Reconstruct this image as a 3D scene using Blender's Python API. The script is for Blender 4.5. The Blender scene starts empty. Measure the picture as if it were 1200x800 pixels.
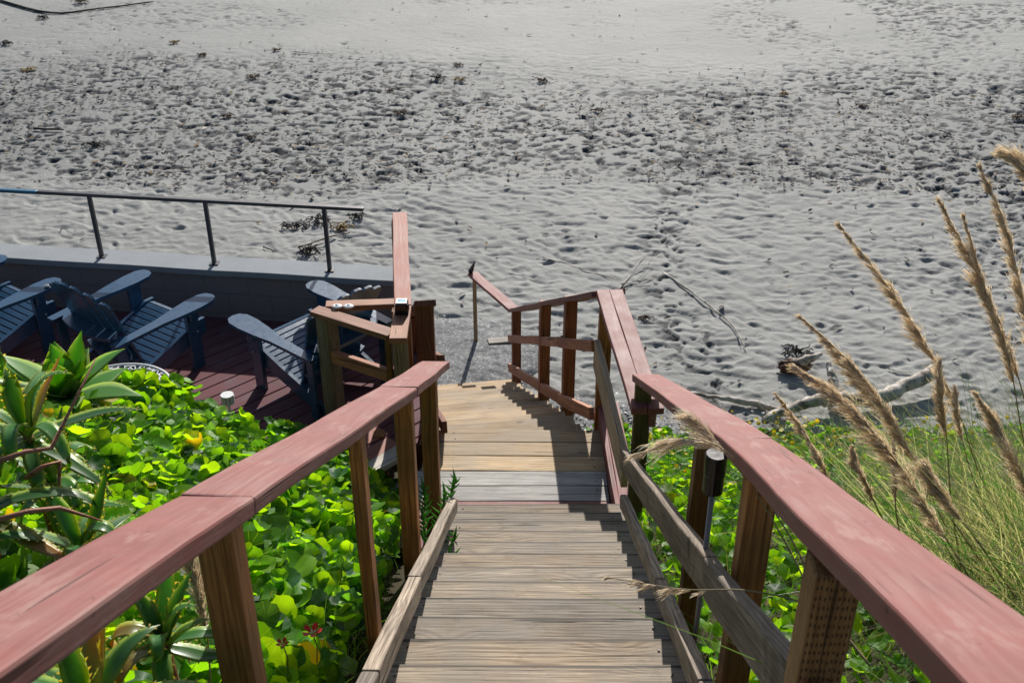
import bpy, bmesh, math, random
import numpy as np
from mathutils import Vector, Matrix, Quaternion
R = math.radians
rnd = random.Random(7)
rng = np.random.default_rng(11)
scene = bpy.context.scene
COL = scene.collection

# ---------------------------------------------------------------- camera
CZ = 7.0
cam_d = bpy.data.cameras.new("camera"); cam = bpy.data.objects.new("camera", cam_d); COL.objects.link(cam)
cam.location = (0, 0, CZ); cam.rotation_euler = (R(60), 0, 0)
cam_d.lens = 37.5; cam_d.sensor_width = 36; cam_d.clip_end = 5000; cam_d.clip_start = 0.05
cam_d.dof.use_dof = True; cam_d.dof.focus_distance = 5.8; cam_d.dof.aperture_fstop = 9.0
scene.camera = cam
# ---------------------------------------------------------------- light
SUN_EL, SUN_AZ = 30.0, 7.0        # azimuth to the right of straight ahead
w = bpy.data.worlds.new("World"); scene.world = w; w.use_nodes = True
nt = w.node_tree; nt.nodes.clear()
sky = nt.nodes.new('ShaderNodeTexSky'); sky.sky_type = 'NISHITA'; sky.sun_disc = False
sky.sun_elevation = R(SUN_EL); sky.sun_rotation = R(SUN_AZ)
bg = nt.nodes.new('ShaderNodeBackground'); bg.inputs[1].default_value = 0.078
wo = nt.nodes.new('ShaderNodeOutputWorld')
nt.links.new(sky.outputs[0], bg.inputs[0]); nt.links.new(bg.outputs[0], wo.inputs[0])
sd = bpy.data.lights.new("sun", 'SUN'); sd.energy = 4.9; sd.angle = R(0.5); sd.color = (1, .955, .89)
so = bpy.data.objects.new("sun", sd); COL.objects.link(so)
sv = Vector((math.sin(R(SUN_AZ))*math.cos(R(SUN_EL)), math.cos(R(SUN_AZ))*math.cos(R(SUN_EL)), math.sin(R(SUN_EL))))
so.rotation_euler = sv.to_track_quat('Z', 'Y').to_euler()
scene.view_settings.view_transform = 'Standard'; scene.view_settings.look = 'None'
scene.view_settings.gamma = 1; scene.view_settings.use_curve_mapping = False
scene.view_settings.exposure = 0.30

# ---------------------------------------------------------------- helpers
def P(a, d, H): return Vector((a, d, CZ-H))
C30, S30 = math.cos(R(30)), math.sin(R(30))
def at(px, py, z):                       # photograph pixel and depth -> place in the world
    return Vector((0, 0, CZ)) + Vector((0, C30, -S30))*z + Vector((1, 0, 0))*((px-600)*z/1250) + Vector((0, S30, C30))*((400-py)*z/1250)
def gnd(px, py, zw=0.0):                 # photograph pixel -> place on the level zw
    v = at(px, py, 1.0)-Vector((0, 0, CZ)); return Vector((0, 0, CZ)) + v*((zw-CZ)/v.z)
def tag(o, label=None, cat=None, group=None, kind=None):
    if label: o['label'] = label
    if cat: o['category'] = cat
    if group: o['group'] = group
    if kind: o['kind'] = kind
    return o
def empty(name, loc=(0, 0, 0), rz=0):
    o = bpy.data.objects.new(name, None); COL.objects.link(o); o.location = loc; o.rotation_euler = (0, 0, rz); o.empty_display_size = .1
    return o
def link(name, me, mat, parent=None, loc=None, rot=None):
    o = bpy.data.objects.new(name, me); COL.objects.link(o)
    if mat: me.materials.append(mat)
    if parent: o.parent = parent
    if loc is not None: o.location = loc
    if rot is not None: o.rotation_euler = rot
    return o
def bm_obj(name, bm, mat, parent=None, loc=None, smooth=False):
    me = bpy.data.meshes.new(name); bm.normal_update(); bm.to_mesh(me); bm.free()
    if smooth:
        for p in me.polygons: p.use_smooth = True
    return link(name, me, mat, parent, loc)
def box(bm, cx, cy, cz, sx, sy, sz, mat=None):
    m = Matrix.Translation((cx, cy, cz)) @ Matrix.Diagonal((sx, sy, sz, 1))
    if mat is not None: m = mat @ m
    return bmesh.ops.create_cube(bm, size=1, matrix=m)['verts']
def basis(A, B, up=(0, 0, 1)):
    x = (B-A).normalized(); u = Vector(up)
    if abs(x.dot(u)) > .97: u = Vector((0, 1, 0))
    y = u.cross(x).normalized(); z = x.cross(y)
    m = Matrix((x, y, z)).transposed().to_4x4()
    return m
def board(name, A, B, w, t, mat, parent, top=True, up=(0, 0, 1), seg=None, wob=.0018, bev=.004, label=None):
    """a board from A to B (middle of its top face if top), local X along its length"""
    A, B = Vector(A), Vector(B); L = (B-A).length; m = basis(A, B, up)
    bm = bmesh.new(); bmesh.ops.create_cube(bm, size=1, matrix=Matrix.Translation((L/2, 0, -t/2 if top else 0)) @ Matrix.Diagonal((L, w, t, 1)))
    n = seg or max(1, int(L/.12))
    le = [e for e in bm.edges if abs((e.verts[0].co-e.verts[1].co).x) > L*.9]
    bmesh.ops.bevel(bm, geom=bm.edges[:], offset=bev*rnd.uniform(.7, 1.5), segments=2, affect='EDGES', profile=.5)
    for k in range(1, n):
        g = bm.verts[:]+bm.edges[:]+bm.faces[:]
        bmesh.ops.bisect_plane(bm, geom=g, plane_co=(L*k/n, 0, 0), plane_no=(1, 0, 0))
    s1, s2 = rnd.uniform(0, 9), rnd.uniform(0, 9)
    for v in bm.verts:
        c = v.co
        wy = wob*math.sin(c.x*5.3+s1)+wob*.18*math.sin(c.x*23+s2); wz = wob*math.sin(c.x*4.1+s2)+wob*.18*math.sin(c.x*19+s1)
        c.y += wy; c.z += wz
    me = bpy.data.meshes.new(name); bm.to_mesh(me); bm.free()
    o = link(name, me, mat, parent)
    o.matrix_basis = Matrix.Translation(A-(parent.location if parent else Vector())) @ m
    if label: o['label'] = label
    return o
def post(name, x, y, z0, z1, mat, parent, w=.09, t=None, rz=0, tilt=(0, 0), label=None, bev=.005):
    """upright timber, local X along its height"""
    A, B = Vector((x+tilt[0], y+tilt[1], z0)), Vector((x, y, z1))
    o = board(name, A, B, w, t or w, mat, parent, top=False, up=(math.sin(rz), math.cos(rz), 0), wob=.0012, bev=bev, label=label)
    return o
def tube_mesh(name, pts, rad, n=7, cap=True):
    bm = bmesh.new(); rings = []
    pts = [Vector(p) for p in pts]
    if not hasattr(rad, '__len__'): rad = [rad]*len(pts)
    ref = Vector((.3, .2, 1)).normalized()
    for i, p in enumerate(pts):
        d = (pts[min(i+1, len(pts)-1)]-pts[max(i-1, 0)]).normalized()
        u = ref.cross(d)
        if u.length < .1: u = Vector((1, 0, 0)).cross(d)
        u.normalize(); v = d.cross(u)
        rings.append([bm.verts.new(p+(u*math.cos(2*math.pi*k/n)+v*math.sin(2*math.pi*k/n))*rad[i]) for k in range(n)])
    for a, b in zip(rings, rings[1:]):
        for k in range(n): bm.faces.new((a[k], a[(k+1) % n], b[(k+1) % n], b[k]))
    if cap:
        bm.faces.new(rings[0][::-1]); bm.faces.new(rings[-1])
    for f in bm.faces: f.smooth = True
    me = bpy.data.meshes.new(name); bm.to_mesh(me); bm.free(); return me
def np_mesh(name, V, F4=None, F3=None, cols=None, luv=None, smooth=True):
    """V (n,3); quads and tris as index arrays"""
    me = bpy.data.meshes.new(name); V = np.asarray(V, np.float32)
    parts = []; tot = []
    if F4 is not None and len(F4): parts.append(np.asarray(F4, np.int32).ravel()); tot.append(np.full(len(F4), 4, np.int32))
    if F3 is not None and len(F3): parts.append(np.asarray(F3, np.int32).ravel()); tot.append(np.full(len(F3), 3, np.int32))
    idx = np.concatenate(parts); tt = np.concatenate(tot); st = np.concatenate([[0], np.cumsum(tt)[:-1]]).astype(np.int32)
    me.vertices.add(len(V)); me.vertices.foreach_set('co', V.ravel())
    me.loops.add(len(idx)); me.loops.foreach_set('vertex_index', idx)
    me.polygons.add(len(tt)); me.polygons.foreach_set('loop_start', st); me.polygons.foreach_set('loop_total', tt)
    me.polygons.foreach_set('use_smooth', np.full(len(tt), smooth))
    if cols is not None:
        a = me.attributes.new('tint', 'FLOAT_COLOR', 'POINT'); c = np.ones((len(V), 4), np.float32); c[:, :3] = cols; a.data.foreach_set('color', c.ravel())
    if luv is not None:
        a = me.attributes.new('luv', 'FLOAT_VECTOR', 'POINT'); a.data.foreach_set('vector', np.asarray(luv, np.float32).ravel())
    me.update(calc_edges=True); me.validate(); return me

# ---------------------------------------------------------------- node helpers
class NT:
    def __init__(s, name):
        s.m = bpy.data.materials.new(name); s.m.use_nodes = True; s.t = s.m.node_tree; s.t.nodes.clear()
        s.out = s.n('ShaderNodeOutputMaterial')
    def n(s, typ, ins=None, **kw):
        x = s.t.nodes.new(typ)
        for k, v in kw.items(): setattr(x, k, v)
        for k, v in (ins or {}).items():
            if isinstance(v, bpy.types.NodeSocket): s.t.links.new(v, x.inputs[k])
            else: x.inputs[k].default_value = v
        return x
    def math(s, op, a, b=0.0, c=None, clamp=False):
        i = {0: a, 1: b}
        if c is not None: i[2] = c
        return s.n('ShaderNodeMath', i, operation=op, use_clamp=clamp).outputs[0]
    def mix(s, f, a, b, mode='MIX'):
        x = s.n('ShaderNodeMix', data_type='RGBA', blend_type=mode)
        for k, v in ((0, f), (6, a), (7, b)):
            if isinstance(v, bpy.types.NodeSocket): s.t.links.new(v, x.inputs[k])
            else: x.inputs[k].default_value = v if k == 0 else (*v, 1) if len(v) == 3 else v
        return x.outputs[2]
    def noise(s, vec, scale, detail=4, rough=.55, dist=0):
        return s.n('ShaderNodeTexNoise', {'Vector': vec, 'Scale': scale, 'Detail': detail, 'Roughness': rough, 'Distortion': dist}).outputs['Fac']
    def ramp(s, f, stops):
        x = s.n('ShaderNodeValToRGB', {0: f}); e = x.color_ramp.elements
        while len(e) < len(stops): e.new(.5)
        for i, (p, c) in enumerate(stops):
            e[i].position = p; e[i].color = (*c, 1) if hasattr(c, '__len__') else (c, c, c, 1)
        return x.outputs[0]
    def bsdf(s, col, rough, bump=None, bs=.3, bd=.01, spec=.5, **kw):
        i = {'Base Color': col if isinstance(col, bpy.types.NodeSocket) else (*col, 1), 'Roughness': rough, 'Specular IOR Level': spec}
        i.update(kw)
        x = s.n('ShaderNodeBsdfPrincipled', i)
        if bump is not None:
            b = s.n('ShaderNodeBump', {'Height': bump, 'Strength': bs, 'Distance': bd}); s.t.links.new(b.outputs[0], x.inputs['Normal'])
        return x
    def done(s, sh):
        s.t.links.new(sh.outputs[0] if hasattr(sh, 'outputs') else sh, s.out.inputs[0]); return s.m

def wood(name, dark, mid, light, rough=.75, grain=1.0, bump=.5, grey=None, grey_amt=.0, spec=.35, knots=.5, incise=False, edge=0):
    n = NT(name)
    tc = n.n('ShaderNodeTexCoord').outputs['Object']; oi = n.n('ShaderNodeObjectInfo').outputs['Random']
    off = n.n('ShaderNodeCombineXYZ', {0: n.math('MULTIPLY', oi, 37.0), 1: n.math('MULTIPLY', oi, 3.1), 2: n.math('MULTIPLY', oi, 11.0)}).outputs[0]
    p = n.n('ShaderNodeVectorMath', {0: tc, 1: off}, operation='ADD').outputs[0]
    s1 = n.n('ShaderNodeMapping', {'Vector': p, 'Scale': (.55, 4.2, 4.2)}).outputs[0]
    warp = n.noise(s1, 1.0, 3, .5)
    ks = n.n('ShaderNodeMapping', {'Vector': p, 'Scale': (2.2, 5.6, 1.2)}).outputs[0]
    vor = n.n('ShaderNodeTexVoronoi', {'Vector': ks, 'Scale': 1.0, 'Randomness': 1.0}).outputs['Distance']
    kf = n.math('POWER', n.math('SUBTRACT', 1.0, n.math('MULTIPLY', vor, 2.0), clamp=True), 2.0)     # 1 at a knot
    sep = n.n('ShaderNodeSeparateXYZ', {0: p})
    ph = n.math('ADD', n.math('MULTIPLY', sep.outputs[1], 330*grain), n.math('MULTIPLY', warp, 30.0))
    ph = n.math('ADD', ph, n.math('MULTIPLY', sep.outputs[2], 60*grain))
    ph = n.math('ADD', ph, n.math('MULTIPLY', kf, 34*knots))
    rings = n.math('MULTIPLY_ADD', n.math('SINE', ph), .5, .5)
    fine = n.noise(n.n('ShaderNodeMapping', {'Vector': p, 'Scale': (3.0, 150, 150)}).outputs[0], 1.0, 3, .6); fine2 = n.noise(n.n('ShaderNodeMapping', {'Vector': p, 'Scale': (5.0, 330, 330)}).outputs[0], 1.0, 2, .6)
    blot = n.noise(n.n('ShaderNodeMapping', {'Vector': p, 'Scale': (2.2, 6, 6)}).outputs[0], 1.0, 4, .6)
    g = n.math('ADD', n.math('MULTIPLY', rings, .10), n.math('ADD', n.math('MULTIPLY', fine, .62), n.math('MULTIPLY', fine2, .36)))
    c = n.ramp(g, [(.33, dark), (.52, mid), (.70, light)])
    v = n.math('MULTIPLY_ADD', blot, 1.3, .35)
    c = n.mix(1.0, c, n.n('ShaderNodeCombineColor', {0: v, 1: v, 2: v}).outputs[0], 'MULTIPLY')
    tone = n.math('MULTIPLY_ADD', oi, .75, .62)
    c = n.mix(1.0, c, n.n('ShaderNodeCombineColor', {0: tone, 1: tone, 2: tone}).outputs[0], 'MULTIPLY')
    c = n.mix(n.math('MULTIPLY', n.math('GREATER_THAN', kf, .72), .8*min(1, knots*2)), c, tuple(x*.45 for x in dark))
    if grey:
        gm = n.math('MULTIPLY', n.ramp(n.noise(p, 3.0, 5, .6), [(.35, 0.0), (.6, 1.0)]), grey_amt)
        c = n.mix(gm, c, grey)
    hv = n.math('MULTIPLY', n.math('FRACT', n.math('MULTIPLY', oi, 7.31)), .55)
    c = n.mix(hv, c, (1.12, .98, .80), 'MULTIPLY')
    # fine drying cracks along the grain
    cr = n.noise(n.n('ShaderNodeMapping', {'Vector': p, 'Scale': (1.3, 70, 40)}).outputs[0], 1.0, 2, .5)
    crack = n.ramp(cr, [(.30, 0.0), (.345, 1.0)])
    c = n.mix(n.math('MULTIPLY', n.math('SUBTRACT', 1.0, crack), .75), c, tuple(x*.25 for x in dark))
    if edge:
        ey = n.math('ABSOLUTE', n.n('ShaderNodeSeparateXYZ', {0: tc}).outputs[1])
        em = n.math('MULTIPLY', n.math('SUBTRACT', n.math('ADD', ey, n.math('MULTIPLY', fine, .02)), edge-.004), 90.0, clamp=True)
        c = n.mix(n.math('MULTIPLY', em, .8), c, (.06, .05, .04))
        st_ = n.ramp(n.noise(p, 9.0, 5, .7), [(.56, 0.0), (.72, 1.0)]); c = n.mix(n.math('MULTIPLY', st_, .35), c, tuple(x*1.1 for x in dark))
    h = n.math('ADD', n.math('MULTIPLY', g, .6), crack)
    if incise:
        iv = n.n('ShaderNodeTexVoronoi', {'Vector': n.n('ShaderNodeMapping', {'Vector': p, 'Scale': (42, 110, 110)}).outputs[0], 'Scale': 1.0, 'Randomness': .25}).outputs['Distance']
        ic = n.ramp(iv, [(.2, 0.0), (.3, 1.0)])
        c = n.mix(n.math('MULTIPLY', n.math('SUBTRACT', 1.0, ic), .8), c, tuple(x*.3 for x in dark)); h = n.math('ADD', h, ic)
    return n.done(n.bsdf(c, n.math('MULTIPLY_ADD', fine, -.2, rough+.1), h, bump, .004, spec))

def paint_wood(name, col, worn, wear=.25, rough=.5, bump=.25, rvar=.25, spec=.3):
    n = NT(name)
    tc = n.n('ShaderNodeTexCoord').outputs['Object']; oi = n.n('ShaderNodeObjectInfo').outputs['Random']
    off = n.n('ShaderNodeCombineXYZ', {0: n.math('MULTIPLY', oi, 37.0), 1: n.math('MULTIPLY', oi, 3.1)}).outputs[0]
    p = n.n('ShaderNodeVectorMath', {0: tc, 1: off}, operation='ADD').outputs[0]
    grain = n.noise(n.n('ShaderNodeMapping', {'Vector': p, 'Scale': (2.0, 60, 60)}).outputs[0], 1.0, 5, .6, .6)
    blot = n.noise(p, 5.0, 5, .6); big = n.noise(p, 1.7, 2, .5)
    sep = n.n('ShaderNodeSeparateXYZ', {0: p})
    ph = n.math('ADD', n.math('MULTIPLY', sep.outputs[1], 130), n.math('MULTIPLY', n.noise(n.n('ShaderNodeMapping', {'Vector': p, 'Scale': (1.0, 5, 5)}).outputs[0], 1.0, 3), 40.0))
    ring = n.math('MULTIPLY_ADD', n.math('SINE', ph), .5, .5)
    c = n.mix(n.ramp(blot, [(.3, 0.0), (.7, 1.0)]), tuple(x*.86 for x in col), tuple(min(1, x*1.12) for x in col))
    c = n.mix(n.math('MULTIPLY', ring, .12), c, worn)
    m = n.math('MULTIPLY', n.math('ADD', n.math('MULTIPLY', grain, .6), n.math('MULTIPLY', big, .6)), 1.0)
    c = n.mix(n.math('MULTIPLY', n.ramp(m, [(.6, 0.0), (.78, 1.0)]), wear), c, worn)
    ey = n.math('ABSOLUTE', n.n('ShaderNodeSeparateXYZ', {0: tc}).outputs[1])
    em = n.math('MULTIPLY', n.math('SUBTRACT', n.math('ADD', ey, n.math('MULTIPLY', n.noise(p, 30.0, 5, .7), .022)), .0955), 120.0, clamp=True)
    c = n.mix(n.math('MULTIPLY', em, .5), c, tuple(x*.55 for x in worn))
    pe = n.noise(n.n('ShaderNodeMapping', {'Vector': p, 'Scale': (3, 13, 13)}).outputs[0], 1.0, 7, .7)
    c = n.mix(n.math('MULTIPLY', n.ramp(pe, [(.55, 0.0), (.63, 1.0)]), wear), c, worn)
    ck = n.noise(n.n('ShaderNodeMapping', {'Vector': p, 'Scale': (1.1, 55, 30)}).outputs[0], 1.0, 2, .5)
    ckm = n.ramp(ck, [(.29, 0.0), (.32, 1.0)]); c = n.mix(n.math('MULTIPLY', n.math('SUBTRACT', 1.0, ckm), .8), c, tuple(x*.2 for x in col))
    sp = n.noise(p, 38.0, 2, .5)
    c = n.mix(n.math('MULTIPLY', n.ramp(sp, [(.70, 0.0), (.74, 1.0)]), .6), c, tuple(x*.3 for x in col))
    h = n.math('ADD', n.math('ADD', grain, n.math('MULTIPLY', ring, .35)), n.math('ADD', n.math('MULTIPLY', blot, .6), ckm))
    return n.done(n.bsdf(c, n.math('MULTIPLY_ADD', blot, rvar, rough-rvar*.5), h, bump, .004, spec))

def simple(name, col, rough=.5, var=.15, nscale=12, bump=.1, metal=0, spec=.5):
    n = NT(name); p = n.n('ShaderNodeTexCoord').outputs['Object']; f = n.noise(p, nscale, 5, .6)
    c = n.mix(f, tuple(x*(1-var) for x in col), tuple(min(1, x*(1+var)) for x in col))
    return n.done(n.bsdf(c, n.math('MULTIPLY_ADD', f, .2, rough-.1), f, bump, .003, spec, Metallic=metal))

M = {}
M['red'] = paint_wood('red_rail_paint', (.225, .072, .064), (.32, .19, .165), .55, .62)
M['red_bright'] = paint_wood('fresh_red_stain_and_sunlit_deck', (.36, .135, .10), (.4, .27, .2), .3, .62)  # stain of the long rail; also paints sunlight on the deck edge
M['red_dark'] = paint_wood('dark_red_deck_paint', (.235, .042, .038), (.14, .14, .17), .45, .7, spec=.12)
M['grey_wood'] = wood('weathered_grey_wood', (.085, .072, .06), (.25, .225, .19), (.44, .405, .355), .72, 1.0, .8)
M['tread'] = wood('weathered_tread_wood', (.055, .038, .024), (.26, .20, .14), (.46, .385, .29), .72, 1.0, 1.0, knots=.8, edge=.134, grey=(.26, .245, .22), grey_amt=.6)
M['kick'] = wood('weathered_kick_wood', (.06, .045, .035), (.19, .155, .125), (.33, .29, .245), .72, 1.0, .8, knots=.6)
M['pale_grey_wood'] = wood('pale_silver_wood', (.17, .165, .155), (.34, .33, .31), (.48, .47, .44), .72, .8, .7)
M['tan_wood'] = wood('new_cedar_wood', (.16, .10, .045), (.40, .275, .14), (.58, .43, .25), .7, .8, .5, (.33, .30, .25), .5)
M['brown'] = wood('brown_stained_wood', (.09, .030, .008), (.29, .11, .031), (.46, .20, .065), .6, .7, .35, (.11, .085, .04), .45, knots=.3)
M['brown_incised'] = wood('incised_brown_wood', (.11, .045, .013), (.27, .13, .045), (.42, .23, .09), .6, .7, .5, knots=.2, incise=True)
M['red_brown'] = wood('red_brown_stained_wood', (.07, .022, .013), (.19, .065, .034), (.30, .12, .06), .6, .7, .35, knots=.3)
M['olive_wood'] = wood('mossy_brown_wood', (.05, .035, .014), (.15, .10, .04), (.25, .17, .08), .65, .7, .35, (.10, .11, .04), .5, knots=.3)
M['tan_post'] = wood('sun_bleached_post_wood', (.12, .085, .05), (.25, .19, .12), (.36, .28, .18), .7, .7, .4, knots=.3)
M['orange_wood'] = wood('orange_stained_rail_wood', (.14, .05, .024), (.34, .145, .072), (.5, .24, .13), .6, .8, .5, (.3, .13, .1), .6, knots=.3)
M['chair'] = simple('navy_chair_plastic', (.020, .068, .135), .30, .15, 30, .08, spec=.9)
M['steel'] = simple('dark_galvanised_steel', (.10, .095, .10), .45, .3, 40, .15, metal=.5)
M['steel_blue'] = simple('blue_painted_steel', (.05, .17, .26), .4, .3, 40, .15, metal=.3)
M['black'] = simple('black_plastic', (.010, .010, .012), .16, .2, 20, .03)
M['silver'] = simple('brushed_metal_tube', (.5, .5, .5), .35, .1, 20, .03, metal=.9)
M['stake'] = simple('grey_painted_stake', (.22, .22, .23), .5, .2, 20, .03)
M['white'] = simple('white_glazed_shell', (.75, .75, .73), .35, .08, 30, .05)
M['bolt'] = simple('zinc_screw', (.08, .06, .05), .5, .2, 30, .03, metal=.5)

# concrete
n = NT('seawall_concrete'); p = n.n('ShaderNodeTexCoord').outputs['Object']
f1 = n.noise(p, 3, 6, .65); f2 = n.noise(p, 60, 3, .6)
c = n.mix(f1, (.19, .21, .23), (.35, .38, .40)); c = n.mix(n.math('MULTIPLY', f2, .4), c, (.2, .2, .21))
M['cap'] = n.done(n.bsdf(c, .85, n.math('ADD', f1, f2), .4, .006))
n = NT('painted_block_wall'); p = n.n('ShaderNodeTexCoord').outputs['Object']
mp = n.n('ShaderNodeMapping', {'Vector': p, 'Rotation': (R(90), 0, 0)}).outputs[0]
br = n.n('ShaderNodeTexBrick', {'Vector': mp, 'Scale': 1.0, 'Mortar Size': .006, 'Mortar Smooth': .3, 'Brick Width': .4, 'Row Height': .2, 'Color1': (.27, .235, .235, 1), 'Color2': (.275, .24, .242, 1), 'Mortar': (.22, .19, .195, 1)})
f1 = n.noise(p, 4, 6, .65); st = n.noise(n.n('ShaderNodeMapping', {'Vector': p, 'Scale': (9, 9, .8)}).outputs[0], 1, 4)
c = n.mix(n.math('MULTIPLY', n.ramp(st, [(.5, 0.0), (.8, 1.0)]), .35), br.outputs[0], (.26, .23, .22))
c = n.mix(n.math('MULTIPLY', f1, .4), c, (.09, .08, .09))
M['block'] = n.done(n.bsdf(c, .8, n.math('ADD', n.math('MULTIPLY', br.outputs['Fac'], -1.0), n.math('MULTIPLY', f1, .5)), .5, .006))

# sand
n = NT('beach_sand'); p = n.n('ShaderNodeTexCoord').outputs['Object']
f1 = n.noise(p, .35, 4, .6); f2 = n.noise(p, 9, 5, .7); f3 = n.noise(p, 120, 3, .7)
c = n.mix(n.ramp(f1, [(.35, 0.0), (.65, 1.0)]), (.240, .243, .230), (.298, .297, .280))
c = n.mix(n.math('MULTIPLY', n.ramp(f2, [(.4, 0.0), (.75, 1.0)]), .3), c, (.195, .20, .195))
tone_shade = n.n('ShaderNodeAttribute', attribute_name='tint')
c = n.mix(n.n('ShaderNodeSeparateColor', {0: tone_shade.outputs[0]}).outputs[0], c, (.048, .050, .055))  # trodden band toned darker, footprint hollows painted dark as shade
c = n.mix(n.math('MULTIPLY', n.ramp(f3, [(.62, 0.0), (.7, 1.0)]), .45), c, (.07, .065, .06))
M['sand'] = n.done(n.bsdf(c, .8, n.math('ADD', n.math('MULTIPLY', f2, 1.0), n.math('MULTIPLY', f3, .25)), .55, .03, .3))
n = NT('gravel'); p = n.n('ShaderNodeTexCoord').outputs['Object']
v = n.n('ShaderNodeTexVoronoi', {'Vector': p, 'Scale': 42.0}); sc = n.n('ShaderNodeSeparateColor', {0: v.outputs['Color']}).outputs[0]
c = n.ramp(sc, [(0.0, (.09, .095, .10)), (.5, (.145, .15, .155)), (.85, (.19, .195, .195)), (1.0, (.36, .36, .35))])
M['gravel'] = n.done(n.bsdf(c, .75, n.math('SUBTRACT', 1.0, v.outputs['Distance']), .4, .008, .2))
n = NT('hillside_soil'); p = n.n('ShaderNodeTexCoord').outputs['Object']
f = n.noise(p, 14, 6, .7)
M['soil'] = n.done(n.bsdf(n.mix(f, (.018, .018, .010), (.07, .055, .03)), .95, f, .8, .03, .2))

def leafmat(name, veins=True, trans=.5, rough=.38, tmul=(1.6, 2.1, .35), gain=1.0, spec=.5):
    n = NT(name); a = n.n('ShaderNodeAttribute', attribute_name='tint').outputs[0]
    col = a
    if veins:
        l = n.n('ShaderNodeSeparateXYZ', {0: n.n('ShaderNodeAttribute', attribute_name='luv').outputs['Vector']})
        an = n.math('ARCTAN2', l.outputs[1], l.outputs[0]); s = n.math('ABSOLUTE', n.math('SINE', n.math('MULTIPLY', an, 4.5)))
        vein = n.ramp(s, [(.0, 1.0), (.13, 0.0)])
        col = n.mix(n.math('MULTIPLY', vein, .45), a, (.22, .36, .10))
    pr = n.bsdf(col, rough, None, spec=spec)
    tm = n.mix(1.0, col, tmul, 'MULTIPLY')
    tr = n.n('ShaderNodeBsdfTranslucent', {'Color': tm})
    mx = n.n('ShaderNodeMixShader', {0: trans, 1: pr.outputs[0], 2: tr.outputs[0]})
    return n.done(mx)
M['leaf'] = leafmat('round_leaf', True, .55, .5, (3.9, 3.1, .5), spec=.35)
M['grass'] = leafmat('grass_blade', False, .35, .45, (1.7, 1.9, 1.0))
M['plume'] = leafmat('dry_plume', False, .45, .6, (1.25, 1.12, .92), spec=.3)
M['fleshy'] = leafmat('succulent_leaf', False, .34, .32, (3.6, 3.2, .7))
M['petal'] = leafmat('petal', False, .4, .5, (1.3, 1.1, .8))

# ---------------------------------------------------------------- terrain & sand
def vnoise(x, y, seed=0):
    xi = np.floor(x).astype(np.int64); yi = np.floor(y).astype(np.int64); fx = x-xi; fy = y-yi
    fx = fx*fx*(3-2*fx); fy = fy*fy*(3-2*fy)
    def h(a, b):
        v = (a*374761393+b*668265263+seed*1442695041) & 0xffffffff
        v = ((v ^ (v >> 13))*1274126177) & 0xffffffff
        return ((v ^ (v >> 16)) & 0xffff)/65535.0
    return (h(xi, yi)*(1-fx)+h(xi+1, yi)*fx)*(1-fy)+(h(xi, yi+1)*(1-fx)+h(xi+1, yi+1)*fx)*fy
def fbm(x, y, o=3, seed=0):
    s = 0; a = .5
    for k in range(o): s = s+a*vnoise(x*2**k, y*2**k, seed+k); a *= .5
    return s
def S(d): return 1.39+.555*d          # depth of the tread edges of the upper flight below the camera
def hill_z(a, d):
    a = np.asarray(a, float); d = np.asarray(d, float)
    H = S(d)+.30
    left = np.clip(-a-.75, 0, 1.5)*.55+np.clip(-a-2.25, 0, 9)*.12
    left = left*np.clip((d+1)/3, 0, 1)
    right = np.clip(a-.95, 0, 3)*.27*np.clip((8.2-d)/4, 0, 1)
    H = H-left-right-.13*np.exp(-((a+2.4)/1.0)**2-((d-5.7)/.8)**2)
    H = H+(fbm(a*1.6, d*1.6, 3, 5)-.45)*.25
    # cut for the deck
    t = np.clip((d-(5.95+np.clip(a+1.7, 0, 1.1)*.9))/.35, 0, 1)*(a < -.3)
    H = np.where(a < -.3, H*(1-t)+np.maximum(5.05, H)*t, H)
    k = .25; m = 7.12
    H = m-np.logaddexp(0, (m-H)/k)*k    # smooth toe into the beach
    return CZ-H

# beach sheet, finer where it is near
th = np.linspace(-.80, .80, 860); r0, r1 = 8.2, 52.0
rows = np.exp(np.linspace(math.log(r0), math.log(r1), 900))
U, D = np.meshgrid(th, rows); X = U*D; Y = D
def smooth(a, b, v): t = np.clip((v-a)/(b-a), 0, 1); return t*t*(3-2*t)
def rips(x, y):
    wx = x+.45*fbm(x*.9, y*.9, 2, 31)+.12*vnoise(x*4, y*4, 33); wy = y+.5*fbm(x*.8+9, y*.8, 2, 32)+.12*vnoise(x*4, y*4, 34)
    sx = wx+.5*y; h = .022*(fbm(sx*1.8, wy*2.6, 2, 1)-.4)
    h += .035*(1-np.abs(2*vnoise(sx*5.1+3, wy*6.5-1.2*x, 7)-1)**1.2)*(vnoise(x*.6, y*.6, 8)*.6+.5)
    h += .012*vnoise(x*7, y*10, 14)+.008*vnoise(x*14, y*19, 9)
    h -= .028*smooth(.66, .80, vnoise(sx*4.4+7, wy*7.0, 71))*(.25+vnoise(x*.5, y*.5, 72))
    return h
def band(x, y):
    yy = y+.10*x+1.8*(vnoise(x*.25, y*.2, 44)-.5)
    return smooth(16.8, 18.3, yy)*(1-smooth(22.0, 26.5, yy))
bnd = band(X, Y); wob = vnoise(X*.3, Y*.3, 3)
far = smooth(24, 27, Y+.1*X)
Z = rips(X, Y)*(1-.93*bnd)*(1-.80*far)+.10*(vnoise(X*.15, Y*.15, 12)-.5)
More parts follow.
